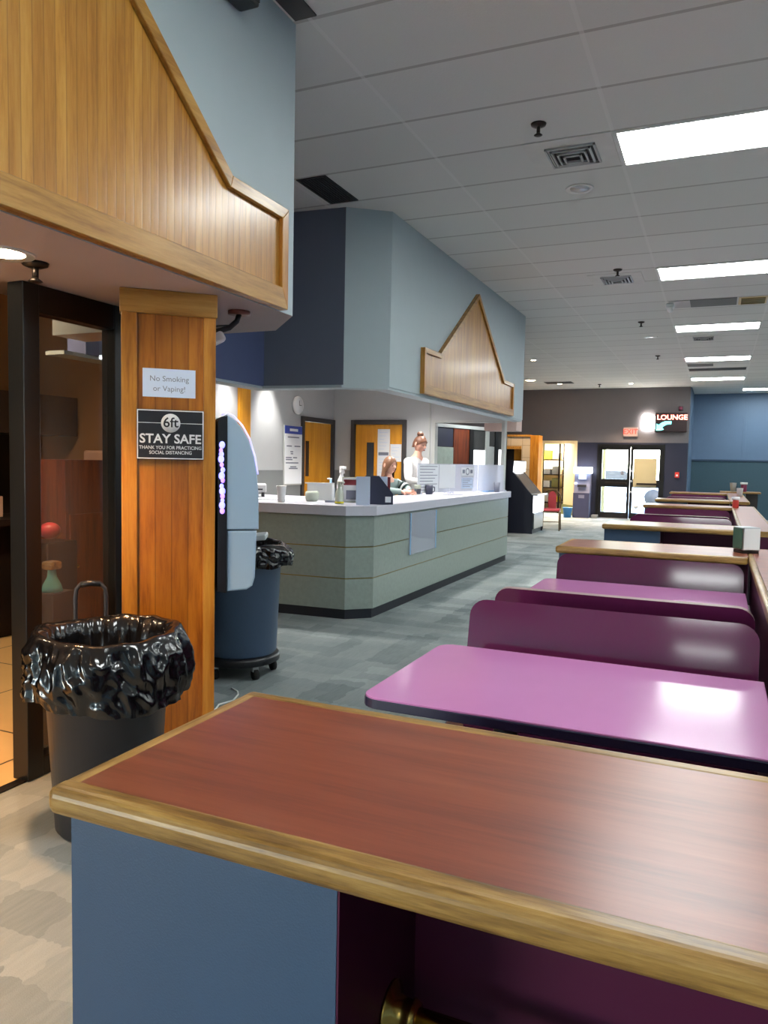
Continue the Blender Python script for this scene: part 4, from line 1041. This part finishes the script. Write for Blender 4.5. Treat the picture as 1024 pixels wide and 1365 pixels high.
# adult: standing, facing +x / towards the guard, looking down. local -Y is her front
def adult_pose():
    N = dict(pelvis=(V3(0, .03, .92), (.135, .10)), waist=(V3(0, .02, 1.05), (.12, .09)), chest=(V3(0, .0, 1.24), (.145, .10)), upper=(V3(0, -.005, 1.36), (.12, .085)),
             neck=(V3(0, -.02, 1.46), (.05, .052)), skull=(V3(0, -.035, 1.54), (.045, .055)),
             hipL=(V3(.085, .03, .86), .085), kneeL=(V3(.095, .0, .48), .056), ankL=(V3(.10, .03, .08), .038), toeL=(V3(.11, -.10, .035), (.035, .025)),
             hipR=(V3(-.085, .03, .86), .085), kneeR=(V3(-.095, .0, .48), .056), ankR=(V3(-.10, .03, .08), .038), toeR=(V3(-.11, -.10, .035), (.035, .025)),
             shL=(V3(.165, .0, 1.36), .055), elL=(V3(.225, -.03, 1.11), .042), wrL=(V3(.14, -.25, 1.08), .026),
             shR=(V3(-.165, .0, 1.36), .055), elR=(V3(-.225, -.05, 1.11), .042), wrR=(V3(-.09, -.25, 1.10), .026))
    E = [('pelvis', 'waist'), ('waist', 'chest'), ('chest', 'upper'), ('upper', 'neck'), ('neck', 'skull'), ('pelvis', 'hipL'), ('hipL', 'kneeL'), ('kneeL', 'ankL'), ('ankL', 'toeL'),
         ('pelvis', 'hipR'), ('hipR', 'kneeR'), ('kneeR', 'ankR'), ('ankR', 'toeR'), ('upper', 'shL'), ('shL', 'elL'), ('elL', 'wrL'), ('upper', 'shR'), ('shR', 'elR'), ('elR', 'wrR')]
    B = {k: v for k, v in N.items()}; BE = list(E)
    N2, E2 = dict(N), list(E)
    hand(N2, E2, 'wrL', 'l', (-.45, -.85, -.1), (0, -.2, 1), (-.8, .3, -.2)); hand(N2, E2, 'wrR', 'r', (.45, -.85, -.1), (0, -.2, 1), (.8, .3, -.2))
    g = lambda v, k: tuple(x * k + .012 for x in (v if isinstance(v, tuple) else (v, v)))
    top = ['pelvis', 'waist', 'chest', 'upper', 'shL', 'elL', 'wrL', 'shR', 'elR', 'wrR']
    C1 = {k: (B[k][0], g(B[k][1], 1.08)) for k in top}
    C1['collar'] = (V3(0, -.012, 1.415), (.068, .066))
    C1['wrL'] = (B['wrL'][0] + (B['elL'][0] - B['wrL'][0]) * .12, (.04, .04)); C1['wrR'] = (B['wrR'][0] + (B['elR'][0] - B['wrR'][0]) * .12, (.04, .04))
    E1 = [e for e in BE if e[0] in top and e[1] in top] + [('upper', 'collar')]
    legs = ['pelvis', 'hipL', 'kneeL', 'ankL', 'hipR', 'kneeR', 'ankR']
    C2 = {k: (B[k][0] + (V3(0, 0, -.02) if k == 'pelvis' else V3(0, 0, 0)), g(B[k][1], 1.05)) for k in legs}
    E3 = [e for e in BE if e[0] in legs and e[1] in legs]
    return dict(nodes=N2, edges=E2, head=Vector((0, -.058, 1.595)), headR=Matrix.Rotation(.34, 4, 'X'), clothes={'sweatshirt': (C1, E1, 'pelvis', 'sweater'), 'trousers': (C2, E3, 'pelvis', 'jeans')})
person('woman in a white sweatshirt with a hair bun standing behind the counter, looking down', (-3.74, 9.56, .1), 1.25, adult_pose(), hair_bun, dict(skin='skin', hair='hairbrown'))
def teen_pose():
    N = dict(pelvis=(V3(0, .05, .72), (.125, .10)), waist=(V3(0, .04, .84), (.11, .085)), chest=(V3(0, .01, .99), (.128, .09)), upper=(V3(0, -.01, 1.09), (.105, .075)),
             neck=(V3(0, -.025, 1.175), (.045, .047)), skull=(V3(0, -.035, 1.24), (.042, .05)),
             hipL=(V3(.08, .0, .68), .08), kneeL=(V3(.10, -.25, .66), .055), ankL=(V3(.10, -.20, .28), .036), toeL=(V3(.10, -.30, .24), (.033, .024)),
             hipR=(V3(-.08, .0, .68), .08), kneeR=(V3(-.10, -.25, .66), .055), ankR=(V3(-.10, -.20, .28), .036), toeR=(V3(-.10, -.30, .24), (.033, .024)),
             shL=(V3(.15, -.01, 1.09), .048), elL=(V3(.20, -.20, .995), .038), wrL=(V3(.03, -.34, .985), .024),
             shR=(V3(-.15, -.01, 1.09), .048), elR=(V3(-.20, -.20, .995), .038), wrR=(V3(-.04, -.38, .985), .024))
    E = [('pelvis', 'waist'), ('waist', 'chest'), ('chest', 'upper'), ('upper', 'neck'), ('neck', 'skull'), ('pelvis', 'hipL'), ('hipL', 'kneeL'), ('kneeL', 'ankL'), ('ankL', 'toeL'),
         ('pelvis', 'hipR'), ('hipR', 'kneeR'), ('kneeR', 'ankR'), ('ankR', 'toeR'), ('upper', 'shL'), ('shL', 'elL'), ('elL', 'wrL'), ('upper', 'shR'), ('shR', 'elR'), ('elR', 'wrR')]
    N2, E2 = dict(N), list(E)
    hand(N2, E2, 'wrL', 'l', (-.8, -.5, -.05), (-.3, .2, .6), (0, .1, -.9), .9, .3); hand(N2, E2, 'wrR', 'r', (.6, -.75, -.05), (.3, .2, .6), (0, .1, -.9), .9, .3)
    g = lambda v, k: tuple(x * k + .012 for x in (v if isinstance(v, tuple) else (v, v)))
    top = ['pelvis', 'waist', 'chest', 'upper', 'shL', 'elL', 'wrL', 'shR', 'elR', 'wrR']
    C1 = {k: (N[k][0], g(N[k][1], 1.08)) for k in top}; C1['collar'] = (V3(0, -.018, 1.135), (.062, .06))
    for s in 'LR': C1['wr' + s] = (N['wr' + s][0] + (N['el' + s][0] - N['wr' + s][0]) * .12, (.036, .036))
    E1 = [e for e in E if e[0] in top and e[1] in top] + [('upper', 'collar')]
    legs = ['pelvis', 'hipL', 'kneeL', 'ankL', 'hipR', 'kneeR', 'ankR']
    C2 = {k: (N[k][0] + (V3(0, 0, -.02) if k == 'pelvis' else V3(0, 0, 0)), g(N[k][1], 1.05)) for k in legs}
    E3 = [e for e in E if e[0] in legs and e[1] in legs]
    bands = {}
    return dict(nodes=N2, edges=E2, head=Vector((0, -.05, 1.305)), headR=Matrix.Rotation(.12, 4, 'X'), clothes={'sweatshirt': (C1, E1, 'pelvis', 'jacket'), 'trousers': (C2, E3, 'pelvis', 'jeans')}, bandarm=(N['shR'][0], N['elR'][0], N['elL'][0], N['shL'][0]))
TP = teen_pose()
teen = person('girl with long brown hair in a grey green sweatshirt seated behind the counter', (-3.86, 8.85, .1), 1.15, TP, lambda mb: hair_cap(mb, long=.25), dict(skin='skin', hair='hairlight'))
for a, b in ((TP['bandarm'][0], TP['bandarm'][1]), (TP['bandarm'][3], TP['bandarm'][2])):
    for f0, mt in ((.42, 'jacketdark'), (.56, 'white'), (.68, 'jacketdark')):
        p = a.lerp(b, f0); q = a.lerp(b, f0 + .10); obj('sleeve_band', MB().tube([p, q], .066, 18), mt, teen, local=True, label='striped sleeve band')
st = thing('counter_stool', 'black stool under the seated girl behind the counter', 'stool', (-3.92, 8.83, .1))
obj('seat', MB().lathe([(.16, .545), (.18, .56), (.18, .595), (.16, .61)], (0, 0, 0), 28), 'blackplastic', st, local=True)
for k in range(4):
    a = PI / 4 + PI / 2 * k; obj('leg', MB().tube([(.13 * math.cos(a), .13 * math.sin(a), .55), (.2 * math.cos(a), .2 * math.sin(a), 0)], .014, 8), 'steel', st, local=True)
obj('foot_ring', MB().tube([(.175 * math.cos(2 * PI * k / 24), .175 * math.sin(2 * PI * k / 24), .2) for k in range(24)], .009, 8, True), 'steel', st, local=True)

# ------------------------------------------------------------------ behind the counter
ck = thing('wall_clock', 'round white wall clock above the poster behind the counter', 'clock', (-5.99, 10.22, 2.30))
obj('case', MB().lathe([(.135, 0), (.14, .01), (.14, .03), (.125, .045), (.118, .04)], (-5.998, 10.22, 2.297), 40, 'X'), 'white', ck)
obj('dial', MB().lathe([(.117, .038), (.117, .041)], (-5.998, 10.22, 2.297), 40, 'X'), 'paper', ck)
obj('hand', MB().box(-5.955, -5.953, 10.216, 10.224, 2.297, 2.37), 'ink', ck); obj('hand', MB().box(-5.955, -5.953, 10.22, 10.29, 2.293, 2.301), 'ink', ck)
pf = frame_at((-5.985, 9.83, 1.09), (0, 1, 0))
po = thing('wall_poster', 'tall white poster with blue header on the grey wall beside the first yellow door', 'poster', (-5.98, 10.08, 1.5))
obj('board', MBat(pf).box(-.02, .53, -.02, .89, 0, .012), 'ventgrey', po); obj('sheet', MBat(pf).box(0, .51, 0, .76, .012, .015), 'paper', po)
obj('header', MBat(pf).box(0, .51, .76, .88, .012, .015), 'posterblue', po, label='blue header band'); 
mb = MBat(pf); mb.box(.14, .38, .80, .84, .015, .0165); obj('header_print', mb, 'paper', po)
mb = MBat(pf)
for (x0, x1, z) in ((.08, .42, .70), (.05, .2, .565), (.28, .46, .565), (.16, .24, .48), (.17, .24, .45), (.03, .2, .39), (.24, .36, .39), (.03, .22, .36), (.03, .4, .31), (.16, .34, .25), (.12, .38, .225)): mb.box(x0, x1, z, z + .018, .015, .0165)
obj('print', mb, 'greyink', po)
simple('wood_board', 'vertical yellow wood board on the grey wall behind the jukebox', 'board', MB().box(-6, -5.96, 8.64, 8.9, 1.0, 2.9, .004), 'doorwood')
def door_leaf(name, label, frame, w, h, win, hinge=False):
    """frame: X along wall, Y up, Z out into the room"""
    t = tag(thing(name, label, 'door', tuple(frame @ Vector((w / 2, 0, 0)))), kind='structure')
    for a in ((0, .07, 0, h), (w - .07, w, 0, h), (.07, w - .07, h - .07, h)): obj('frame', MBat(frame).box(a[0], a[1], a[2], a[3], -.10, .03, .004), 'darkframe', t)
    obj('leaf', MBat(frame).box(.075, w - .075, .01, h - .075, -.06, -.015, .003), 'doorwood', t)
    obj('vision_panel', MBat(frame).box(win[0], win[1], win[2], win[3], -.02, -.010), 'darkglass', t)
    mb = MBat(frame)
    for a in ((win[0] - .015, win[0], win[2] - .015, win[3] + .015), (win[1], win[1] + .015, win[2] - .015, win[3] + .015), (win[0], win[1], win[3], win[3] + .015), (win[0], win[1], win[2] - .015, win[2])): mb.box(a[0], a[1], a[2], a[3], -.02, -.005)
    obj('vision_frame', mb, 'doorwood', t)
    kn = obj('handle', MBat(frame).cyl((w - .14, 1.0, -.02), .03, .02, 20), 'steel', t)
    obj('lever', MBat(frame).tube([(w - .14, 1.0, .0), (w - .14, 1.0, .05), (w - .26, 1.0, .055)], .009, 8), 'steel', kn)
    return t
door_leaf('door_1', 'yellow wooden door in the grey wall under the clock', frame_at((-5.99, 10.345, 0), (0, 1, 0)), 1.09, 2.14, (.15, .27, 1.2, 1.76))
door_leaf('door_2', 'yellow wooden door with papers on it behind the counter', frame_at((-5.66, 11.445, 0), (1, 0, 0)), 1.0, 2.14, (.285, .42, 1.2, 1.77))
DF = frame_at((-5.66, 11.445, 0), (1, 0, 0))
for nm, (x0, x1, z0, z1, ln, lb) in {'a': (.48, .70, 1.14, 1.99, 14, 'long white paper list taped on the second yellow door'), 'b': (.71, .91, 1.46, 1.745, 5, 'smaller white paper taped beside the long list on the yellow door')}.items():
    t = thing('paper_notice', lb, 'notice', tuple(DF @ Vector(((x0 + x1) / 2, (z0 + z1) / 2, .0))), 'papers on the yellow door')
    obj('sheet', MBat(DF).box(x0, x1, z0, z1, -.014, -.011), 'paper', t)
    mb = MBat(DF)
    for k in range(ln): mb.box(x0 + .03, x1 - .04 - .03 * (k % 3), z1 - .06 - k * (z1 - z0) * .9 / ln, z1 - .052 - k * (z1 - z0) * .9 / ln, -.011, -.0105)
    obj('print', mb, 'paperblue', t)
    if nm == 'a': obj('grey_band', MBat(DF).box(x0 + .02, x1 - .02, 1.56, 1.61, -.011, -.0102), 'greyink', t)
# service window right of the second door and glazed lobby front behind it
wn = tag(thing('window_1', 'wide dark framed opening in the rear wall right of the standing woman', 'window', (-3.56, 11.5, .9)), kind='structure')
for a in ((-4.22, -4.17, .9, 2.13), (-3.08, -3.035, .9, 2.13), (-4.17, -3.08, 2.09, 2.13), (-4.17, -3.08, .9, .95)): obj('frame', MB().box(a[0], a[1], 11.44, 11.58, a[2], a[3], .003), 'ventgrey', wn)
S0, S1 = Vector((-4.60, 12.45)), Vector((-3.86, 15.1)); sd = (S1 - S0).normalized(); SF = frame_at((S0.x, S0.y, 0), (sd.x, sd.y, 0)); SL = (S1 - S0).length
fr = thing('lobby_glazing', 'dark framed glazed partition seen through the opening behind the counter', 'glazed partition', (S0.x, S0.y, 0))
obj('head_rail', MBat(SF).box(-.05, SL - .4, 2.09, 2.15, -.04, .04), 'ventgrey', fr)
def px_u(px):
    import math as m_
    # position along the partition for a view bearing from the entrance (deg)
    b = m_.radians(px); d = Vector((-m_.sin(b), m_.cos(b))); den = d.x * sd.y - d.y * sd.x
    return (S0.x * -d.y + S0.y * d.x) / (-den) if False else ((d.y * S0.x - d.x * S0.y) / (d.x * sd.y - d.y * sd.x))
segs = [('spandrel', 20.0, 18.7, 1.75, 2.09, 'navy'), ('drape', 20.0, 17.9, .5, 1.74, 'curtain'), ('door_leaf', 18.65, 17.5, .1, 2.09, 'brownwood'), ('post', 17.5, 17.2, .0, 2.1, 'blackframe'),
        ('spandrel', 17.2, 16.3, 1.72, 2.09, 'ventdark'), ('pane', 17.2, 16.3, .6, 1.71, 'winlit'), ('post', 16.3, 16.05, 0, 2.1, 'ventgrey'), ('spandrel', 16.05, 15.6, 1.8, 2.09, 'ventdark'), ('pane', 16.05, 15.6, .6, 1.79, 'ventgrey'),
        ('post', 15.6, 15.35, 0, 2.1, 'blackframe'), ('spandrel', 15.35, 14.9, 1.75, 2.09, 'ventdark'), ('pane', 15.35, 14.9, .9, 1.74, 'winlit'), ('post', 14.95, 14.75, 0, 2.1, 'blackframe')]
for nm, b0, b1, z0, z1, mt in segs:
    u0, u1 = px_u(b0), px_u(b1); dz = .02 if nm == 'door_leaf' else .0
    obj(nm, MBat(SF).box(min(u0, u1), max(u0, u1), z0, z1, -.03, .03 if nm == 'post' else .01 + (.005 if nm == 'door_leaf' else 0)), mt, fr)
struct('ceiling_lobby', MB().prism([(-6.2, 11.57), (-2.96, 11.57), (-3.9, 15.2), (-6.2, 15.2)], 2.6, 2.66), 'soffit_under')
struct('wall_lobby_rear', MB().box(-6.2, -4.03, 15.2, 15.3, 0, 2.66), 'endwall')
lt = thing('lobby_light', 'bright ceiling light inside the opening behind the counter', 'ceiling light', (-3.75, 13.2, 2.55))
obj('diffuser', MB().box(-3.95, -3.45, 12.95, 13.4, 2.52, 2.56), 'tubelight', lt); obj('housing', MB().box(-3.97, -3.43, 12.93, 13.42, 2.56, 2.6), 'fixture', lt)
struct('trim_lobby_beam', MB().box(-3.45, -2.93, 11.75, 12.1, 1.98, 2.25), 'salmon')
# tiled archway near the end wall
ar = thing('tiled_archway', 'beige tiled archway with oak edge left of the storage doorway', 'archway', (-4.95, 20.6, 0))
obj('tile_header', MB().box(-5.7, -4.73, 20.6, 21.0, 1.96, 2.22), 'walltile', ar); obj('tile_pier', MB().box(-4.97, -4.73, 20.6, 21.0, 0, 1.96), 'walltile', ar)
obj('oak_side', MB().box(-4.73, -4.50, 20.57, 21.05, 0, 2.26), 'oaktrimz', ar); obj('oak_cap', MB().box(-5.7, -4.73, 20.56, 21.05, 2.22, 2.27), 'oaktrim', ar); obj('oak_lintel', MB().box(-5.7, -4.97, 20.58, 21.0, 1.88, 1.96), 'oaktrim', ar)
obj('wood_back', MB().box(-5.25, -4.97, 20.9, 20.98, 0, 1.88), 'doorwood', ar); obj('dark_back', MB().box(-5.7, -5.25, 20.9, 20.98, 0, 1.88), 'blackframe', ar)

# ------------------------------------------------------------------ arcade machine, chair, cash machine
am = thing('arcade_cabinet', 'tall black arcade cabinet with slanted screen beyond the counter end', 'arcade machine', (-3.9, 16.3, 0))
side = [(-4.5, 0), (-3.53, 0), (-3.53, .80), (-3.60, .86), (-3.98, 1.30), (-3.96, 1.54), (-4.5, 1.56)]
for y in (15.78, 16.77): obj('side_panel', MB().prism(side, y, y + .03, 'Y'), 'arcadeblack', am)
obj('body', MB().prism([(a - .03, b - .02 if b > .1 else b) for a, b in side], 15.81, 16.77, 'Y'), 'arcadeblack', am)
obj('screen', MB().prism([(-3.60, .835), (-3.975, 1.27), (-3.965, 1.285), (-3.585, .85)], 15.86, 16.72, 'Y'), 'screen', am)
obj('marquee', MB().box(-3.99, -3.935, 15.84, 16.74, 1.30, 1.52, .004), 'litpanel', am, label='lit white marquee')
obj('front_panel', MB().box(-3.565, -3.505, 15.84, 16.74, .45, .80, .005), 'litpanel', am, label='lit white front panel')
obj('coin_door', MB().box(-3.565, -3.51, 15.84, 16.74, .10, .44, .005), 'steel', am)
obj('control_shelf', MB().box(-3.62, -3.44, 15.80, 16.78, .80, .835, .006), 'steel', am)
ch = thing('banquet_chair', 'red padded banquet chair beside the arcade cabinet', 'chair', (-3.40, 17.05, 0), rz=.12)
lg = [(-.19, -.2), (.19, -.2), (.19, .2), (-.19, .2)]
for x, y in lg[:2]: obj('leg', MB().tube([(x, y, .43), (x * 1.08, y - .04, 0)], .013, 8), 'goldframe', ch, local=True)
for sx in (-1, 1): obj('leg', MB().tube([(sx * .19, .19, .43), (sx * .2, .25, 0)], .013, 8), 'goldframe', ch, local=True)
fr_ = [(-.19, .19, .43), (-.2, .21, .6), (-.185, .23, .76), (-.14, .24, .84), (-.07, .245, .875), (0, .247, .885), (.07, .245, .875), (.14, .24, .84), (.185, .23, .76), (.2, .21, .6), (.19, .19, .43)]
obj('back_frame', MB().tube(fr_, .014, 10), 'goldframe', ch, local=True)
obj('back_pad', MB().prism([(-.085, .46), (.085, .46), (.095, .7), (.085, .8), (.04, .86), (-.04, .86), (-.085, .8), (-.095, .7)], .20, .245, 'Y', .012), 'redpad', ch, local=True)
obj('seat', MB().box(-.2, .2, -.22, .2, .43, .485, .022, 3), 'redpad', ch, local=True)
obj('stretcher', MB().tube([(-.2, -.22, .2), (.2, -.22, .2)], .009, 8), 'goldframe', ch, local=True)
obj('seat_rail', MB().box(-.2, .2, -.21, .2, .41, .43, .004), 'goldframe', ch, local=True)
ab = thing('cash_machine', 'slate blue cash machine with glowing white top beside the exit doors', 'cash machine', (-3.48, 21.75, 0))
obj('lower_cabinet', MB().box(-3.71, -3.26, 21.6, 21.98, 0, .70, .008), 'atmblue', ab); obj('fascia', MB().prism([(21.64, .70), (21.98, .70), (21.98, 1.38), (21.72, 1.24), (21.72, 1.02)], -3.70, -3.27, 'X', .004), 'atmgrey', ab)
obj('top_sign', MB().box(-3.72, -3.25, 21.58, 21.98, 1.24, 1.42, .015), 'atmtop', ab, label='glowing white top'); obj('screen', MB().box(-3.58, -3.38, 21.69, 21.715, 1.08, 1.20), 'atmscreen', ab)
obj('keypad', MB().box(-3.6, -3.36, 21.60, 21.66, .86, .93, .004), 'ink', ab); obj('card_slot', MB().box(-3.68, -3.62, 21.62, 21.68, .95, .98), 'litpanel', ab); obj('notice', MB().box(-3.56, -3.4, 21.595, 21.60, .55, .64), 'atmgrey', ab)
wb = thing('waste_bin', 'small blue waste bin left of the cash machine', 'bin', (-3.83, 21.5, 0))
obj('body', MB().lathe([(.10, 0), (.13, .27), (.14, .275), (.135, .285), (.125, .27), (.095, .01)], (0, 0, 0), 28), 'binblue', wb, local=True)
rk = thing('storage_rack', 'dark metal storage rack inside the storage room doorway', 'rack', (-4.85, 23.4, 0))
for x, y in ((-5.3, 23.2), (-4.45, 23.2), (-5.3, 23.9), (-4.45, 23.9)): obj('upright', MB().box(x, x + .05, y, y + .05, 0, 2.2), 'darkmetal', rk)
for z in (.3, .75, 1.15, 1.6): obj('shelf', MB().box(-5.3, -4.4, 23.2, 23.95, z, z + .03), 'darkmetal', rk)
cols = ['white', 'ventgrey', 'yellowliquid', 'ivory', 'paper', 'olive', 'goldframe', 'paper']
lbl = ['left', 'middle', 'right']
for i, z in enumerate((.33, .78, 1.18, 1.63)):
    for k in range(3):
        x = -5.22 + k * .28; h = .16 + .12 * ((i * 3 + k * 2) % 4) / 3
        simple('storage_box', '%s box on the %s shelf of the storage rack, %s one' % (['white', 'grey', 'yellow', 'ivory', 'paper white', 'olive', 'brown', 'pale'][(i * 3 + k) % 8], ['lowest', 'second', 'third', 'top'][i], lbl[k]), 'box', MB().box(x, x + .22, 23.3, 23.7, z, z + h, .008), cols[(i * 3 + k) % 8], 'boxes on the storage rack')

# ------------------------------------------------------------------ exit doors
ed = tag(thing('door_3', 'dark framed double glass exit doors in the end wall', 'door', (-2.25, 22.1, 0)), kind='structure')
for a in ((-3.15, -3.08, 0, 2.07), (-1.42, -1.36, 0, 2.07), (-3.08, -1.42, 2.0, 2.07)): obj('frame', MB().box(a[0], a[1], 22.03, 22.18, a[2], a[3]), 'blackframe', ed)
for x0, x1 in ((-3.08, -2.255), (-2.245, -1.42)):
    lf = MB()
    for a in ((x0, x0 + .07, .01, 2.0), (x1 - .07, x1, .01, 2.0), (x0 + .07, x1 - .07, 1.92, 2.0), (x0 + .07, x1 - .07, .88, 1.10), (x0 + .07, x1 - .07, .01, .17)): lf.box(a[0], a[1], 22.06, 22.12, a[2], a[3])
    lo = obj('leaf', lf, 'blackframe', ed)
    obj('pane', MB().box(x0 + .06, x1 - .06, 22.087, 22.095, 1.09, 1.93), 'clearpane', lo); obj('pane', MB().box(x0 + .06, x1 - .06, 22.087, 22.095, .16, .89), 'clearpane', lo)
    obj('push_bar', MB().box(x0 + .18, x1 - .08, 22.0, 22.06, .96, 1.01, .006), 'darkmetal', lo)
for z in (.75, 1.05, 1.33): obj('lock', MB().cyl((-2.21, 22.02, z), .03, .04, 16, 'Y'), 'steel', ed)
t = simple('door_notice', 'large ivory sheet taped on the right exit door', 'notice', MB().box(-2.16, -1.55, 22.045, 22.055, .90, 1.69), 'ivory')
simple('small_sticker', 'tiny grey sticker on the left exit door pane', 'sticker', MB().box(-2.5, -2.42, 22.08, 22.086, 1.22, 1.34), 'greyink')
simple('door_stop', 'small grey door stop on the floor beside the cash machine', 'door stop', MB().box(-3.22, -3.05, 21.7, 21.95, 0, .09, .01), 'wainscot')
simple('door_sill', 'bright metal sill on the floor before the exit doors', 'door sill', MB().box(-3.1, -1.4, 21.97, 22.2, 0, .012, .004), 'steel')
xs = thing('exit_sign', 'lit red exit sign above the exit doors', 'exit sign', (-2.27, 22.0, 2.42))
obj('housing', MB().box(-2.46, -2.09, 21.98, 22.048, 2.29, 2.54, .006), 'exitface', xs)
EF = frame_at((-2.275, 21.978, 2.415), (1, 0, 0)); put_text('lettering', 'EXIT', .19, 'exitred', xs, EF, (0, 0, .001), bold=.02, extrude=.002)
ls = thing('lounge_sign', 'dark neon sign reading LOUNGE with cyan arrow on the end wall', 'neon sign', (-1.23, 21.95, 2.66))
obj('housing', MB().box(-1.64, -.83, 21.9, 22.048, 2.42, 2.93, .01), 'signhousing', ls)
LF = frame_at((-1.22, 21.898, 2.80), (1, 0, 0)); put_text('lettering', 'LOUNGE', .192, 'neonred', ls, LF, (.015, 0, .001), bold=.012, extrude=.004, ysc=.95)
mb = MB(); mb.prism([(-1.60, 2.45), (-1.60, 2.64), (-1.54, 2.60), (-1.47, 2.66), (-1.38, 2.70), (-1.22, 2.70), (-1.22, 2.62), (-1.34, 2.61), (-1.42, 2.56), (-1.45, 2.52), (-1.40, 2.48), (-1.50, 2.45)], 21.885, 21.9, 'Y'); obj('arrow', mb, 'neoncyan', ls, label='cyan arrow')
nb = thing('glowing_mug_sign', 'white glowing mug shaped neon sign left of the lounge sign', 'neon sign', (-1.8, 22.0, 2.66))
mb = MB(); mb.prism([(-1.97, 2.46), (-1.67, 2.46), (-1.63, 2.60), (-1.63, 2.74), (-1.66, 2.84), (-1.74, 2.89), (-1.84, 2.92), (-1.95, 2.90), (-2.0, 2.82), (-1.98, 2.76), (-2.01, 2.64), (-2.0, 2.52)], 21.98, 22.048, 'Y', .01); obj('lit_face', mb, 'neonwhite', nb)
al = thing('fire_alarm', 'small red fire alarm on the navy wall right of the exit doors', 'fire alarm', (-1.03, 22.03, 1.26))
obj('box', MB().box(-1.08, -.97, 22.0, 22.05, 1.18, 1.33, .006), 'red', al); obj('pull', MB().box(-1.05, -1.0, 21.99, 22.0, 1.22, 1.27), 'white', al)
al = thing('strobe_light', 'faint red strobe light above the lounge sign', 'strobe', (-1.0, 22.03, 3.05)); obj('lens', MB().box(-1.05, -.95, 21.99, 22.05, 3.0, 3.1, .008), 'purplerose', al)
simple('round_sticker', 'round white disc hanging low on the right exit door', 'disc', MB().cyl((-2.06, 22.04, .35), .06, .015, 24, 'Y'), 'white')
# parked car outside the doors
cr = thing('parked_car', 'silver car parked outside the exit doors', 'car', (-3.6, 31, -.02))
obj('body', MB().prism([(-5.6, .3), (-1.5, .3), (-1.45, .75), (-1.8, .85), (-2.7, .92), (-3.2, 1.35), (-4.7, 1.38), (-5.3, .95), (-5.65, .85)], 30.1, 31.8, 'Y', .06), 'carpaint', cr)
obj('window', MB().prism([(-2.85, .95), (-3.25, 1.28), (-4.65, 1.31), (-5.1, .97)], 30.08, 30.1, 'Y'), 'darkglass', cr)
for x in (-5.0, -2.2): obj('wheel', MB().cyl((x, 30.06, .30), .32, .2, 28, 'Y'), 'tyre', cr)

# ------------------------------------------------------------------ world, colour management
w = bpy.data.worlds.new('world'); sc.world = w; w.use_nodes = True
nt = w.node_tree; nt.nodes.clear(); bg = nt.nodes.new('ShaderNodeBackground'); ow = nt.nodes.new('ShaderNodeOutputWorld'); sk = nt.nodes.new('ShaderNodeTexSky')
sk.sky_type = 'NISHITA'; sk.sun_elevation = math.radians(38); sk.sun_rotation = math.radians(150); sk.sun_disc = False
nt.links.new(sk.outputs[0], bg.inputs[0]); bg.inputs[1].default_value = 3.2; nt.links.new(bg.outputs[0], ow.inputs[0])
sc.view_settings.view_transform = 'Standard'; sc.view_settings.look = 'None'; sc.view_settings.gamma = 1
sc.view_settings.exposure = 1.13
sc.view_settings.use_curve_mapping = False
sc.cycles.use_denoising = True
sc.cycles.max_bounces = 8; sc.cycles.diffuse_bounces = 4; sc.cycles.transparent_max_bounces = 12
sc.cycles.sample_clamp_indirect = 4
